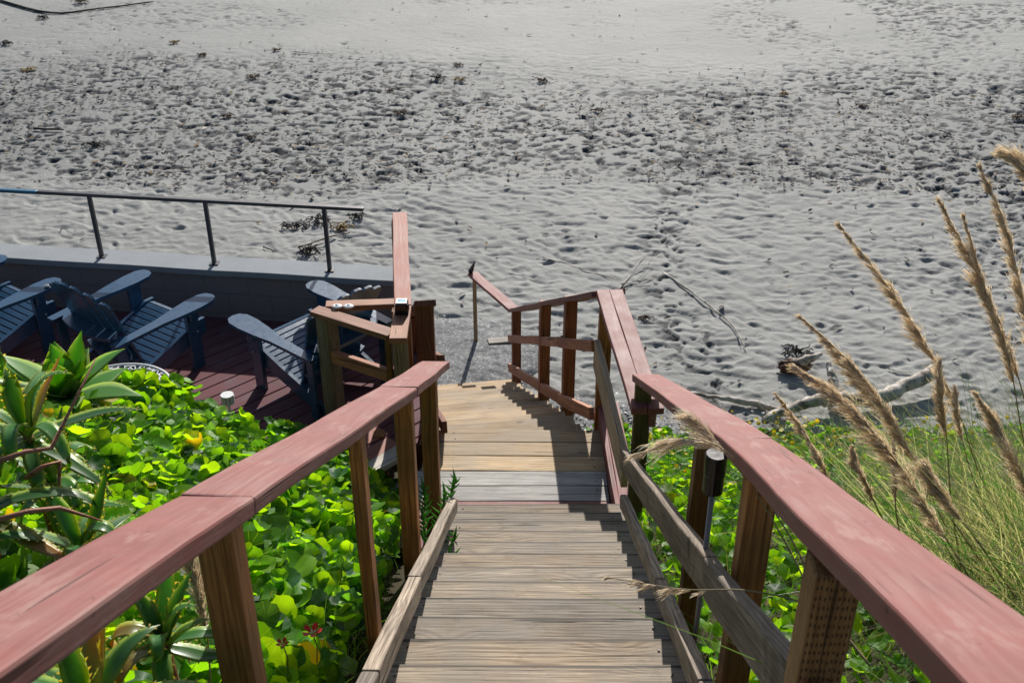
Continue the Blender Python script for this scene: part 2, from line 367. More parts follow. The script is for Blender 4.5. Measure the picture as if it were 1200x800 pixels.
# trodden sand: ragged hollows left by many feet
wx = X+.16*(vnoise(X*5, Y*5, 81)-.5)+.05*(vnoise(X*14, Y*14, 82)-.5); wy = Y+.14*(vnoise(X*5, Y*5, 83)-.5)+.05*(vnoise(X*14, Y*14, 84)-.5)
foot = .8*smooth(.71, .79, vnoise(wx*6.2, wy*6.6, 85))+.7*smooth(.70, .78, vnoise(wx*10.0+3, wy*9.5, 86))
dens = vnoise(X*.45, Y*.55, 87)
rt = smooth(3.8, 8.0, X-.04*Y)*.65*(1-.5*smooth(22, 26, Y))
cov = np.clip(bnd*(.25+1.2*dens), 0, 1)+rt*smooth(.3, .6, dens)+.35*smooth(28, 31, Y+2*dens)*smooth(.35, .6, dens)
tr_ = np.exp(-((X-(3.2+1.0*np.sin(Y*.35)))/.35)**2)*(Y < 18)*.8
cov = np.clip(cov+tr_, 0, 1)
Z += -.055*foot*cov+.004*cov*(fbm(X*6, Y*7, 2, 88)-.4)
rngp = np.random.default_rng(5)
def splat(x, y, rx, ry, dep, ang):
    i0 = np.searchsorted(rows, y-2.2*ry); i1 = np.searchsorted(rows, y+2.2*ry)
    if i1-i0 < 1 or i0 < 1 or i1 > len(rows)-2: return
    j0 = np.searchsorted(th, (x-2.2*rx)/y); j1 = np.searchsorted(th, (x+2.2*rx)/y)
    if j1 <= j0: return
    dx = X[i0:i1+1, j0:j1+1]-x; dy = Y[i0:i1+1, j0:j1+1]-y
    wv = .5*(vnoise(dx*9+x*7, dy*9+y*7, 90)-.5)
    u = (dx*math.cos(ang)+dy*math.sin(ang))/rx+wv; v = (-dx*math.sin(ang)+dy*math.cos(ang))/ry-wv
    q = u*u+v*v
    Z[i0:i1+1, j0:j1+1] += -dep*np.exp(-q*q*1.1)
for k in range(3500):
    y = 10+rngp.random()**.9*36; x = (rngp.random()*1.5-.75)*y; b_ = float(band(np.array(x), np.array(y)))
    if rngp.random() < .04+.55*b_+.25*(x > .3*y):
        s_ = rngp.uniform(.035, .075); splat(x, y, s_*rngp.uniform(.9, 1.6), s_*rngp.uniform(.8, 1.1), s_*rngp.uniform(.5, .8), rngp.uniform(-.7, .7))
edge = smooth(50, 52, Y); Z = Z*(1-edge)-.2*edge
Z -= .14*(1-smooth(8.2, 9.6, Y))
tone_shade_c = np.zeros(Z.shape+(3,)); tone_shade_c[..., 0] = np.clip(.20*bnd*(.4+wob)+1.0*smooth(.1, .5, foot*cov), 0, 1)  # mask: darker band tone plus painted shade in the hollows
ii = np.arange(len(rows)*len(th)).reshape(len(rows), len(th))
F = np.stack([ii[:-1, :-1], ii[:-1, 1:], ii[1:, 1:], ii[1:, :-1]], -1).reshape(-1, 4)
me = np_mesh('beach_sand', np.stack([X, Y, Z], -1).reshape(-1, 3), F, cols=tone_shade_c.reshape(-1, 3))
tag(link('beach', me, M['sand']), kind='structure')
def sand_z(x, y):
    i = min(max(int(np.searchsorted(rows, y)), 0), len(rows)-1); j = min(max(int(np.searchsorted(th, x/y)), 0), len(th)-1)
    return float(Z[i, j])
bm = bmesh.new(); vs = [bm.verts.new(v) for v in ((-1500, -60, -.28), (1500, -60, -.28), (1500, 2500, -.28), (-1500, 2500, -.28))]; bm.faces.new(vs)
tag(bm_obj('ground', bm, M['sand']), kind='structure')

# hillside
xs = np.linspace(-14, 16, 260); ys = np.linspace(-6, 11.0, 200); XX, YY = np.meshgrid(xs, ys)
ZZ = hill_z(XX, YY); ZZ = np.minimum(ZZ, CZ-1.6+0*ZZ)
inst = (XX > -.8) & (XX < .9) & (YY < 6.6); ZZ = np.where(inst, np.minimum(ZZ, CZ-S(YY)-.42), ZZ)
ii = np.arange(XX.size).reshape(XX.shape); F = np.stack([ii[:-1, :-1], ii[:-1, 1:], ii[1:, 1:], ii[1:, :-1]], -1).reshape(-1, 4)
tag(link('hillside', np_mesh('hillside', np.stack([XX, YY, ZZ], -1).reshape(-1, 3), F), M['soil']), kind='structure')

# gravel pad at the foot of the stairs and pebble strip beside it
def patch(name, cx, cy, rx, ry, zc, mat, n=90, ang=0, thick=.05, seed=0):
    g = np.linspace(-1, 1, n); A, B = np.meshgrid(g, g)
    q = np.sqrt(A**2+B**2)+.45*(fbm(A*2.5+5, B*2.5+5, 3, seed)-.45)
    x = cx+A*rx*math.cos(ang)-B*ry*math.sin(ang); y = cy+A*rx*math.sin(ang)+B*ry*math.cos(ang)
    z = zc+thick*(1-smooth(.65, 1.0, q)*2.6)+.02*(vnoise(x*12, y*12, 5)-.5)+.03*(vnoise(x*3, y*3, 6)-.5)
    ii = np.arange(A.size).reshape(A.shape); F = np.stack([ii[:-1, :-1], ii[:-1, 1:], ii[1:, 1:], ii[1:, :-1]], -1).reshape(-1, 4)
    return tag(link(name, np_mesh(name, np.stack([x, y, z], -1).reshape(-1, 3), F), mat), kind='structure')
patch('gravel_path', -.75, 11.6, 1.25, 1.35, .05, M['gravel'], seed=3)
patch('gravel_strip', 1.2, 10.0, 1.7, .85, .0, M['gravel'], seed=4, thick=.06, ang=-.1)

# ---------------------------------------------------------------- seawall and deck
yw = R(7.5); wdir = Vector((-math.cos(yw), math.sin(yw), 0)); wn = Vector((-math.sin(yw), -math.cos(yw), 0))  # wn faces the deck
DECK = CZ-4.71
def wallpt(s, off=0, z=0): v = Vector((-2.68, 8.70, 0))+wdir*s+wn*off; v.z = z; return v
wr = empty('seawall', wallpt(-1.75, 0, 0)); tag(wr, 'grey painted block seawall with concrete cap behind the blue chairs', 'wall')
A = wallpt(-1.72, 0, 2.74); B = wallpt(7, 0, 2.74)
board('wall_face', A, B, .20, 2.9, M['block'], wr, seg=4, wob=0)
board('wall_cap', wallpt(-1.74, .01, 2.80), wallpt(7.02, .01, 2.80), .29, .058, M['cap'], wr, wob=.002, bev=.008)
sr = empty('steel_railing', wallpt(-1.4, 0, 2.8)); tag(sr, 'low dark steel pipe railing on top of the seawall', 'railing')
topz = CZ-3.60
for s in (-1.07, 0, 1.07, 2.14, 3.2, 4.3):
    b = wallpt(s, .02, 2.79); t = wallpt(s, .02, topz)
    board('rail_post', b, t, .034, .034, M['steel'], sr, top=False, up=tuple(wn), seg=1, wob=0, bev=.003)
    pl = bmesh.new(); box(pl, 0, 0, .004, .08, .08, .008); o = bm_obj('base_plate', pl, M['steel'], sr, b-sr.location+Vector((0, 0, .011)))
board('top_rail', wallpt(-1.42, .02, topz+.02), wallpt(1.55, .02, topz+.02), .045, .03, M['steel'], sr, seg=2, wob=.001, bev=.004)
board('top_rail', wallpt(1.553, .02, topz+.02), wallpt(6.5, .02, topz+.02), .045, .03, M['steel_blue'], sr, seg=2, wob=.001, bev=.004, label='blue painted length of the top rail')

dk = empty('deck', (-3, 7, DECK)); tag(dk, 'dark red painted plank deck with chairs behind the seawall', 'deck')
poly = [(-9, 5.75), (-1.62, 5.75), (-.72, 6.62), (-.66, 6.95), (-.95, 8.9), (-9, 10.0)]
bm = bmesh.new(); ad = R(45); u = Vector((math.sin(ad), math.cos(ad), 0)); v = Vector((math.cos(ad), -math.sin(ad), 0))
mrot = Matrix((u, v, Vector((0, 0, 1)))).transposed().to_4x4()
for k in range(-50, 40):
    c = Vector((-3, 7, 0))+v*(k*.146)
    box(bm, 0, 0, -.019+rnd.uniform(-.0015, .0015), 18, .137, .038, Matrix.Translation(c) @ mrot)
bmesh.ops.bevel(bm, geom=[e for e in bm.edges if abs((e.verts[0].co-e.verts[1].co).length) > 10], offset=.004, segments=1, affect='EDGES', profile=.5)
for i in range(len(poly)):
    a = Vector((*poly[i], 0)); b = Vector((*poly[(i+1) % len(poly)], 0)); e = b-a; no = Vector((e.y, -e.x, 0))
    bmesh.ops.bisect_plane(bm, geom=bm.verts[:]+bm.edges[:]+bm.faces[:], plane_co=a, plane_no=no, clear_outer=True)
bmesh.ops.rotate(bm, verts=bm.verts, cent=(0, 0, 0), matrix=Matrix.Rotation(-(math.pi/2-ad), 3, 'Z'))
o = bm_obj('deck_boards', bm, M['red_dark'], dk); o.location = Vector((0, 0, DECK))-dk.location; o.rotation_euler = (0, 0, math.pi/2-ad)
board('edge_board', P(-1.66, 5.66, 4.70), P(-.80, 6.56, 4.70), .13, .05, M['pale_grey_wood'], dk, label='silver grey edge board of the deck')
board('edge_board', P(-1.60, 5.52, 4.86), P(-.66, 6.50, 4.86), .05, .14, M['grey_wood'], dk)
board('deck_skirt', P(-.70, 6.66, 4.76), P(-.99, 8.75, 4.76), .04, .2, M['red_brown'], dk)
for k_ in range(3): board('sunlit_deck_patch', P(-1.52-.07*k_*1.4, 6.02+.10*k_*1.4, 4.70), P(-.90-.07*k_*1.4, 6.64+.10*k_*1.4, 4.70), .135, .03, M['red_bright'], dk, label='added salmon red board standing for sunlit floor at the edge of the deck')  # added lighter boards that paint sunlight onto the deck floor

# ---------------------------------------------------------------- the stairs
up = empty('staircase', P(0, 2.5, S(2.5))); tag(up, 'weathered grey wooden stairs in the foreground going down to the landing', 'stairs')
def cu(d): return .055+.0288*(d-2.7)
for k in range(1, 21):
    d = 5.707-.27*(k-1); H = 4.71-.15*k
    sk = rnd.uniform(-.004, .004)
    board('tread', P(cu(d)-.56+rnd.uniform(-.012, .006), d-.145+sk, H), P(cu(d)+.605+rnd.uniform(-.01, .01), d-.145-sk-.002, H+rnd.uniform(-.003, .003)),   .284, .040, M['tread'], up, bev=.005)
for s in (-1, 1):
    x0, x1 = cu(.6)+s*.60-.02*(s<0)+.05*(s<0), cu(5.7)+s*.60+.03*(s<0)
    board('stringer', P(x0, .4, S(.4)+.06), P(x1, 5.75, S(5.75)+.06), .042, .28, M['grey_wood'], up)
kl = [(-.465, .9), (-.425, 2.30), (-.40, 3.35), (-.352, 5.12)]
for (a0, d0), (a1, d1) in zip(kl, kl[1:]):
    board('kick_rail', P(a0-.005, d0+.003, S(d0)-.19), P(a1-.005, d1-.003, S(d1)-.19), .055, .09, M['kick'], up, bev=.006)
kr = [(.545, .9), (.585, 2.28), (.63, 3.4), (.705, 5.35)]
for (a0, d0), (a1, d1) in zip(kr, kr[1:]):
    board('kick_rail', P(a0, d0+.003, S(d0)-.16), P(a1, d1-.003, S(d1)-.16), .045, .09, M['kick'], up, bev=.006)

ld = empty('landing', P(.05, 6.1, 4.71)); tag(ld, 'small wooden landing of grey and tan boards between the two flights', 'landing')
H = 4.71
def lb(d0, d1, mat, xa=-.80, xb=.685, lab=None): board('landing_board', P(xa, (d0+d1)/2, H), P(xb, (d0+d1)/2-.006, H), d1-d0-.006, .04, mat, ld, bev=.004, label=lab)
lb(5.42, 5.60, M['red']); lb(5.60, 5.765, M['red']); lb(5.765, 5.925, M['red'], lab='red painted board of the landing')
lb(5.925, 6.10, M['pale_grey_wood']); lb(6.10, 6.275, M['pale_grey_wood'])
lb(6.275, 6.46, M['tan_wood'], -.66); lb(6.46, 6.635, M['tan_wood'], -.66); lb(6.635, 6.80, M['tan_wood'], -.66)
board('joist', P(-.7, 5.46, 4.76), P(.66, 5.46, 4.76), .04, .18, M['grey_wood'], ld); board('joist', P(-.6, 6.76, 4.76), P(.64, 6.76, 4.76), .04, .18, M['tan_wood'], ld)
board('curb_board', P(.812, 5.42, 4.60), P(.772, 7.02, 4.60), .13, .035, M['red'], ld, label='red painted curb board')
board('curb_board', P(.725, 5.42, 4.58), P(.685, 7.02, 4.58), .035, .25, M['red'], ld)

lo = empty('staircase', P(0, 7.0, 4.86)); tag(lo, 'newer tan wooden stairs beyond the landing leading down to the sand', 'stairs')
yl = R(8.2); ldir = Vector((-math.sin(yl), math.cos(yl), 0)); lside = Vector((math.cos(yl), math.sin(yl), 0))
L0 = Vector((-.01, 6.78, 0))
def LP(s, side, H): v = L0+ldir*s+lside*side; v.z = CZ-H; return v
for k in range(1, 15):
    Hk = 4.71+.15*k; back = -.05 if k == 1 else -.0
    c0 = .29*(k-.5)+back
    board('tread', LP(c0, -.6+rnd.uniform(-.01, .01), Hk), LP(c0+rnd.uniform(-.004, .004), .605+rnd.uniform(-.012, .012), Hk), .30, .040, M['tan_wood'], lo, bev=.004)
for s in (-1, 1):
    board('stringer', LP(-.0, s*.56, 4.87), LP(4.15, s*.56, 7.02), .042, .26, M['tan_wood'], lo)
board('threshold', LP(4.13, -.45, 6.905), LP(4.13, -.05, 6.905), .11, .035, M['grey_wood'], lo)

# ---------------------------------------------------------------- railings
def inter(pts, d):
    for (a, b) in zip(pts, pts[1:]):
        if d <= b[1] or b is pts[-1]:
            t = (d-a[1])/(b[1]-a[1]); return a[0]+(b[0]-a[0])*t, a[2]+(b[2]-a[2])*t
def rail(root, pts, w, t, side, mat, name='handrail', labels=None, gap=.0015):
    """pts: inner top edge (a, d, H); side +1 when the board lies to the right of it"""
    for (a0, d0, h0), (a1, d1, h1) in zip(pts, pts[1:]):
        A = P(a0+side*w/2, d0, h0); B = P(a1+side*w/2, d1, h1); e = (B-A).normalized()*gap
        board(name, A+e, B-e, w, t, mat, root, bev=.006, wob=.002)
# right, upper flight
rr = empty('stair_railing', P(.75, 3, S(3))); tag(rr, 'right railing of the upper stairs, red handrail over brown posts and grey midrail', 'railing')
rpts = [(.36, -.6, .14), (.502, .835, .918), (.68, 2.86, 2.01), (.755, 5.70, 3.525)]
rpts = [rpts[0], rpts[2], rpts[3]]; rpts[0] = (.502-.088*1.4, .835-1.4, .918-.54*1.4)
rail(rr, rpts, .172, .048, 1, M['red'])
for d, m, tl in ((.2, M['brown_incised'], 0), (1.55, M['brown_incised'], 0), (2.52, M['brown'], 0), (3.50, M['brown'], 0), (5.58, M['olive_wood'], 0)):
    a, h = inter(rpts, d); ax = a+(.085 if d < 5 else .062)
    if d < 2: ax = a+.05
    post('post', ax, d, CZ-S(d)-.55, CZ-h-(.075 if d < 2 else .03), m, rr, .09 if d < 5 else .1, rz=R(3))
def ml(d): return .605+.0255*(d-1.4) if d < 2.6 else .636+.0225*(d-2.6)
mid = [(ml(.3), .3, S(.3)-.60), (ml(2.62), 2.62, S(2.62)-.535), (ml(5.5), 5.50, S(5.5)-.50)]
for (a0, d0, h0), (a1, d1, h1) in zip(mid, mid[1:]):
    A, B = P(a0, d0, h0), P(a1, d1, h1); e = (B-A).normalized()*.002
    board('mid_rail', A+e, B-e, .045, .135, M['kick'], rr, bev=.006)
# left, upper flight
lr = empty('stair_railing', P(-.7, 3, S(3))); tag(lr, 'left railing of the upper stairs, red handrail on four dark brown posts', 'railing')
lpts = [(-.655, -.5, .235), (-.60, 1.98, 1.557), (-.44, 4.22, 2.68), (-.40, 5.86, 3.53)]
rail(lr, lpts, .18, .048, -1, M['red'])
for d, off, w_, t_, m in ((.75, .1, .09, .09, M['brown']), (1.98, .10, .09, .09, M['brown']), (3.12, .035, .05, .085, M['brown']), (4.20, .07, .085, .085, M['brown']), (5.60, .115, .10, .09, M['brown'])):
    a, h = inter(lpts, d)
    post('post', a-off, d, CZ-S(d)-.6, CZ-h-.025, m, lr, w_, t_, rz=R(2))
# landing, right
la = empty('stair_railing', P(.75, 6.3, 4.71)); tag(la, 'short railing with wide two-board red top on the right of the landing', 'railing')
for k in (0, 1):
    board('handrail', P(.785+.102*k, 5.46, 3.63), P(.668+.100*k, 7.0, 3.60), .099, .045, M['red'], la, bev=.004)
board('shadow_fascia', P(.875, 5.48, 3.68), P(.755, 6.93, 3.65), .04, .10, M['red'], la)  # added under the rail only to widen its shadow on the landing
post('post', .70, 6.98, CZ-5.5, CZ-3.63, M['brown'], la, .1)
board('mid_rail', P(.725, 5.50, 4.02), P(.640, 6.93, 3.98), .045, .25, M['tan_wood'], la)  # made deeper so its shadow helps fill the landing
# lower flight, right
lw = empty('stair_railing', P(.4, 8.5, 5.6)); tag(lw, 'right railing of the lower tan stairs with brown posts and two midrails', 'railing')
R2 = [(.66, 7.03, 3.62), (.47, 8.0, 4.18), (.30, 8.85, 4.67), (.03, 10.85, 5.82)]
for (a0, d0, h0), (a1, d1, h1) in ((R2[0], R2[1]), (R2[1], R2[3])):
    board('handrail', P(a0+.055, d0, h0), P(a1+.05, d1, h1), .26, .042, M['red'], lw)  # widened outward so its shadow closes the lit gap on the landing
for (a, d, h) in ((.49, 7.88, 4.11), (.31, 8.82, 4.65), (.05, 10.72, 5.74)):
    hb = 4.71+.517*(d-6.77)
    post('post', a, d, CZ-hb-.35, CZ-h-.02, M['red_brown'], lw, .1, rz=R(-8))
for dz, th_ in ((.40, .085), (1.0, .10)):
    g = .0 if dz < .9 else -.18
    board('mid_rail', P(.615, 6.94, 3.60+dz), P(.415, 8.0, 4.18+dz+g*.2), .042, th_, M['orange_wood'], lw)
    board('mid_rail', P(.413, 8.01, 4.18+dz+g*.2), P(-.03, 10.82, 5.82+dz-.06+g*1.2), .042, th_, M['orange_wood'], lw)
# lower flight, left (mostly hidden behind its first post)
ll = empty('stair_railing', P(-.65, 7, 4.71)); tag(ll, 'left railing of the lower stairs starting at a capped red-brown post', 'railing')
def lpx(d): return -.615-.144*(d-6.66)
post('post', -.62, 6.66, CZ-5.4, CZ-3.53, M['red_brown'], ll, .13, .09)
for d in (8.0, 9.4, 10.7): post('post', lpx(d)-.03, d, CZ-(5.3+.517*(d-6.66)), CZ-(3.56+.60*(d-6.66)), M['red_brown'], ll, .09)
board('handrail', P(lpx(6.59), 6.59, 3.47), P(lpx(10.8), 10.8, 6.02), .15, .042, M['red_brown'], ll)
board('mid_rail', P(lpx(6.6)+.10, 6.6, 3.92), P(lpx(10.8)+.06, 10.8, 6.30), .042, .09, M['red_brown'], ll)
board('mid_rail', P(lpx(6.6)+.10, 6.6, 4.50), P(lpx(10.8)+.06, 10.8, 6.68), .042, .09, M['red_brown'], ll)
# handrail running on to the beach
hb = empty('beach_handrail', P(-.49, 12.0, 6.9)); tag(hb, 'red handrail reaching from the last stair post to a thin pole in the gravel', 'handrail')
board('handrail', P(.02, 10.92, 5.86), P(-.50, 12.05, 5.95), .13, .04, M['red'], hb)
hb.location = P(-.49, 12.0, 6.95)
for o in hb.children: o.location = o.location-Vector((0, 0, CZ-6.95-(CZ-6.9)))
post('pole', -.47, 11.98, CZ-7.05, CZ-5.98, M['tan_post'], hb, .05)
bm = bmesh.new()
bmesh.ops.create_cone(bm, cap_ends=True, segments=8, radius1=.035, radius2=.006, depth=.15, matrix=Matrix.Translation((0, 0, .07)) @ Matrix.Rotation(.4, 4, 'Y'))
bmesh.ops.create_icosphere(bm, subdivisions=2, radius=.03, matrix=Matrix.Translation((-.03, -.02, .01)))
kn = bm_obj('rope_knot', bm, M['black'], hb); kn.location = P(-.49, 12.03, 5.93)-hb.location

# deck corner railing with the triangular shelf
dr = empty('deck_railing', P(-.9, 6.9, 4.71)); tag(dr, 'corner railing of the deck with triangular top and red rail to the seawall', 'railing')
c1, c2, c3 = (-.79, 6.50), (-1.43, 6.90), (-.83, 6.98)
HR = 3.70
board('top_rail', P(c2[0]-.02, c2[1]-.01, HR), P(c1[0]-.055, c1[1]+.035, HR), .11, .042, M['orange_wood'], dr, label='sunlit orange stained rail')
board('top_rail', P(c2[0]+.05, c2[1]+.075, HR+.003), P(c3[0]-.03, c3[1]+.04, HR+.003), .10, .042, M['orange_wood'], dr, label='sunlit orange stained rail')
board('top_rail', P(c1[0]-.005, c1[1]-.05, HR-.003), P(-.805, 6.93, HR-.003), .125, .044, M['orange_wood'], dr)
board('top_rail', P(-.805, 6.935, HR-.005), P(-.985, 8.66, HR-.01), .125, .044, M['red_bright'], dr, label='long bright red rail to the seawall')
board('fascia', P(-.875, 7.1, HR+.045), P(-1.04, 8.62, HR+.045), .03, .12, M['brown'], dr)
post('post', c2[0]+.06, c2[1]-.0, DECK-.3, CZ-HR-.02, M['tan_post'], dr, .125, rz=R(40), bev=.02)
post('post', c1[0]-.0, c1[1]+.03, DECK-.3, CZ-HR-.02, M['tan_post'], dr, .10)
post('post', c1[0]-.09, c1[1]+.06, DECK+.55, CZ-HR-.03, M['brown'], dr, .045)
post('post', -.84, 6.92, DECK-.3, CZ-HR-.02, M['brown'], dr, .09)
for d in (7.75, 8.5): post('post', -.80-.104*(d-6.93), d, DECK-.3, CZ-HR-.03, M['brown'], dr, .09)
board('mid_rail', P(c2[0]+.07, c2[1]-.04, HR+.33), P(c1[0]-.06, c1[1]+.06, HR+.33), .045, .10, M['orange_wood'], dr)
post('post', -1.02, 6.72, DECK-.4, DECK+.02, M['brown'], dr, .09)

# solar cap light on the corner
sc_ = empty('solar_post_light', P(-.80, 6.83, HR-.003)); tag(sc_, 'small square black solar light on the corner of the deck railing', 'light')
bm = bmesh.new(); vs = box(bm, 0, 0, .045, .105, .105, .085); bmesh.ops.scale(bm, vec=(.82, .82, 1), verts=[v for v in vs if v.co.z > .05]); bmesh.ops.bevel(bm, geom=bm.edges[:], offset=.008, segments=2, affect='EDGES', profile=.5); bm_obj('housing', bm, M['black'], sc_)
bm = bmesh.new()
for x, y, sx, sy in ((0, .032, .076, .008), (0, -.032, .076, .008), (.034, 0, .008, .056), (-.034, 0, .008, .056)): box(bm, x, y, .0905, sx, sy, .006)
bm_obj('rim', bm, M['silver'], sc_)
bm = bmesh.new(); box(bm, 0, 0, .089, .06, .055, .004); bm_obj('solar_panel', bm, M['steel_blue'], sc_)
# two white shells
for px_, lab in ((395, 'white shell dish on the deck railing, nearer the post corner'), (408.5, 'white shell dish on the deck railing, nearer the black solar light')):
    q = gnd(px_, 360.5, CZ-HR+.003)
    bm = bmesh.new(); bmesh.ops.create_uvsphere(bm, u_segments=20, v_segments=10, radius=1, matrix=Matrix.Diagonal((.040, .033, .014, 1)))
    for v in bm.verts: v.co.z += .011; v.co.z -= .006*math.exp(-(v.co.x**2+v.co.y**2)/.0003) if v.co.z > .012 else 0
    o = bm_obj('shell', bm, M['white'], None, q, True); tag(o, lab, 'shell', 'white shells on the railing')
    bm = bmesh.new(); bmesh.ops.create_uvsphere(bm, u_segments=12, v_segments=6, radius=1, matrix=Matrix.Translation((0, 0, .021)) @ Matrix.Diagonal((.013, .010, .005, 1))); bm_obj('shell_hollow', bm, M['steel_blue'], o, None, True)

# garden light beside the right railing
gl = empty('garden_light', P(.655, 2.78, S(2.78)-.35)); tag(gl, 'black cylinder solar garden light on a metal stake behind the right midrail', 'light')
tp = at(838.5, 545, 3.38); gl.location = (tp.x, tp.y, CZ-S(tp.y)+.0-.3)
zt = tp.z-gl.location.z
def cyl(bm, r1, r2, z0, z1, seg=32): bmesh.ops.create_cone(bm, cap_ends=True, segments=seg, radius1=r1, radius2=r2, depth=z1-z0, matrix=Matrix.Translation((0, 0, (z0+z1)/2)))
bm = bmesh.new(); cyl(bm, .035, .036, zt-.035, zt+.045); bmesh.ops.bevel(bm, geom=[e for e in bm.edges if len(e.link_faces) == 2 and e.calc_face_angle(0) > 1], offset=.004, segments=2, affect='EDGES', profile=.5); bm_obj('lamp_cap', bm, M['black'], gl)
bm = bmesh.new(); cyl(bm, .033, .033, zt-.10, zt-.036); bm_obj('lamp_body', bm, M['black'], gl)
bm = bmesh.new(); cyl(bm, .009, .009, .0, zt-.10, 16); bm_obj('stake', bm, M['stake'], gl, None, True)

# ---------------------------------------------------------------- chairs
def prism(bm, outline, t, mat):
    a = [bm.verts.new(mat @ Vector((x, y, 0))) for x, y in outline]; b = [bm.verts.new(mat @ Vector((x, y, t))) for x, y in outline]
    bm.faces.new(a[::-1]); bm.faces.new(b); n_ = len(a)
    for i in range(n_): bm.faces.new((a[i], a[(i+1) % n_], b[(i+1) % n_], b[i]))
def soft(bm, o=.004): bmesh.ops.bevel(bm, geom=[e for e in bm.edges if len(e.link_faces) == 2 and e.calc_face_angle(0) > .6], offset=o, segments=2, affect='EDGES', profile=.5)
def make_chair(loc, az, label):
    t = empty('adirondack_chair', loc, -az); t.scale = (1.19, 1.07, 1.04); tag(t, label, 'chair', 'blue slatted chairs on the deck')
    YF, YB = .42, -.42      # front and rear
    bm = bmesh.new()       # seat slats, curved down to the back
    ns = 12
    for k in range(ns):
        f = k/(ns-1); y = YF-.02-f*.56; z = .375-.20*f**1.15; sl = math.atan2(.20*1.1*max(f, .1)**.15, .56)
        if k == 0: sl = -.25; z -= .01
        box(bm, 0, 0, 0, .52, .045, .02, Matrix.Translation((0, y, z)) @ Matrix.Rotation(sl, 4, 'X'))
    soft(bm, .003); bm_obj('seat', bm, M['chair'], t)
    bm = bmesh.new()       # fan back of six slats with a rounded top
    rec = R(-21); base = Vector((0, -.14, .17))
    mb = Matrix.Translation(base) @ Matrix.Rotation(-rec, 4, 'X')
    nb = 6
    for k in range(nb):
        c = (k-(nb-1)/2); x0 = c*.080; x1 = c*.104
        top = .86-.018*abs(c)**2.0
        pts = [(x0-.033, 0), (x0+.033, 0), (x1+.049, top-.03), (x1+.041, top-.008), (x1+.018, top), (x1-.018, top), (x1-.041, top-.008), (x1-.049, top-.03)]
        m2 = mb @ Matrix.Rotation(math.pi/2, 4, 'X') @ Matrix.Translation((0, 0, -.01+abs(c)**2*-.004))
        prism(bm, pts, .02, m2)
    soft(bm, .004); bm_obj('backrest', bm, M['chair'], t)
    bm = bmesh.new()       # curved back supports
    for hh, wd, dp, wx in ((.40, .62, .10, .05), (.12, .5, .05, .05)):
        o_ = [(-wd/2, .0), (wd/2, .0), (wd/2, -.04), (wd/2-.06, -.04-dp*.6), (.12, -.04-dp), (-.12, -.04-dp), (-wd/2+.06, -.04-dp*.6), (-wd/2, -.04)]
        cpos = mb @ Vector((0, 0, hh))
        prism(bm, o_, .028, Matrix.Translation((0, cpos.y-.0, cpos.z)))
    soft(bm); bm_obj('back_support', bm, M['chair'], t)
    for s in (-1, 1):
        arm = [(-.030, -.47), (.034, -.47), (.040, -.28), (.050, -.05), (.075, .12), (.088, .28), (.084, .39), (.055, .445), (.010, .46), (-.040, .445), (-.068, .39), (-.074, .28), (-.060, .12), (-.036, -.05), (-.030, -.28)]
        bm = bmesh.new(); prism(bm, [(s*x, y) for x, y in arm] if s > 0 else [(s*x, y) for x, y in arm][::-1], .026, Matrix.Translation((s*.325, .04, .555)) @ Matrix.Rotation(R(1.5), 4, 'X'))
        soft(bm, .006); bm_obj('armrest', bm, M['chair'], t)
        bm = bmesh.new(); box(bm, s*.295, .30, .277, .03, .11, .555); box(bm, s*.325, .30, .50, .03, .07, .11); soft(bm); bm_obj('front_leg', bm, M['chair'], t)
        bm = bmesh.new()   # side rail that runs from the seat front down to the floor behind
        prism(bm, [(.44, .39), (.44, .27), (.40, .25), (-.50, .0), (-.64, .0), (-.66, .03), (-.15, .22), (.05, .28), (.36, .39)], .028,
              Matrix.Translation((s*.268-.014, 0, 0)) @ Matrix(((0, 0, 1, 0), (1, 0, 0, 0), (0, 1, 0, 0), (0, 0, 0, 1))))
        soft(bm); bm_obj('side_rail', bm, M['chair'], t)
        bm = bmesh.new(); box(bm, s*.31, -.36, .28, .026, .07, .54, Matrix.Rotation(R(0), 4, 'X')); soft(bm); bm_obj('rear_leg', bm, M['chair'], t)
        bm = bmesh.new(); bmesh.ops.create_uvsphere(bm, u_segments=8, v_segments=5, radius=.008, matrix=Matrix.Translation((s*.318, .32, .33))); bm_obj('bolt', bm, M['silver'], t)
    return t
def cpos(fx, fy, az): return Vector((fx-math.sin(az)*.40, fy-math.cos(az)*.40, DECK))
a1 = R(34); make_chair(cpos(-2.90, 7.99, a1), a1, 'blue slatted chair turned toward the right, in the middle of the deck')
a3 = R(-49); make_chair(cpos(-1.88, 7.72, a3), a3, 'blue slatted chair facing left, behind the triangular deck railing')
a0 = R(35); make_chair(cpos(-4.27, 8.29, a0), a0, 'blue slatted chair cut off at the left edge, one armrest showing')
for o in list(COL.objects):   # cup on the left chair's arm stays simple and real
    pass
q = gnd(55, 336, DECK+.615)
bm = bmesh.new(); cyl(bm, .022, .027, 0, .012, 20); o = bm_obj('jar_lid', bm, M['silver'], None, q, True); tag(o, 'small round metal lid on the armrest of the leftmost blue chair', 'lid')

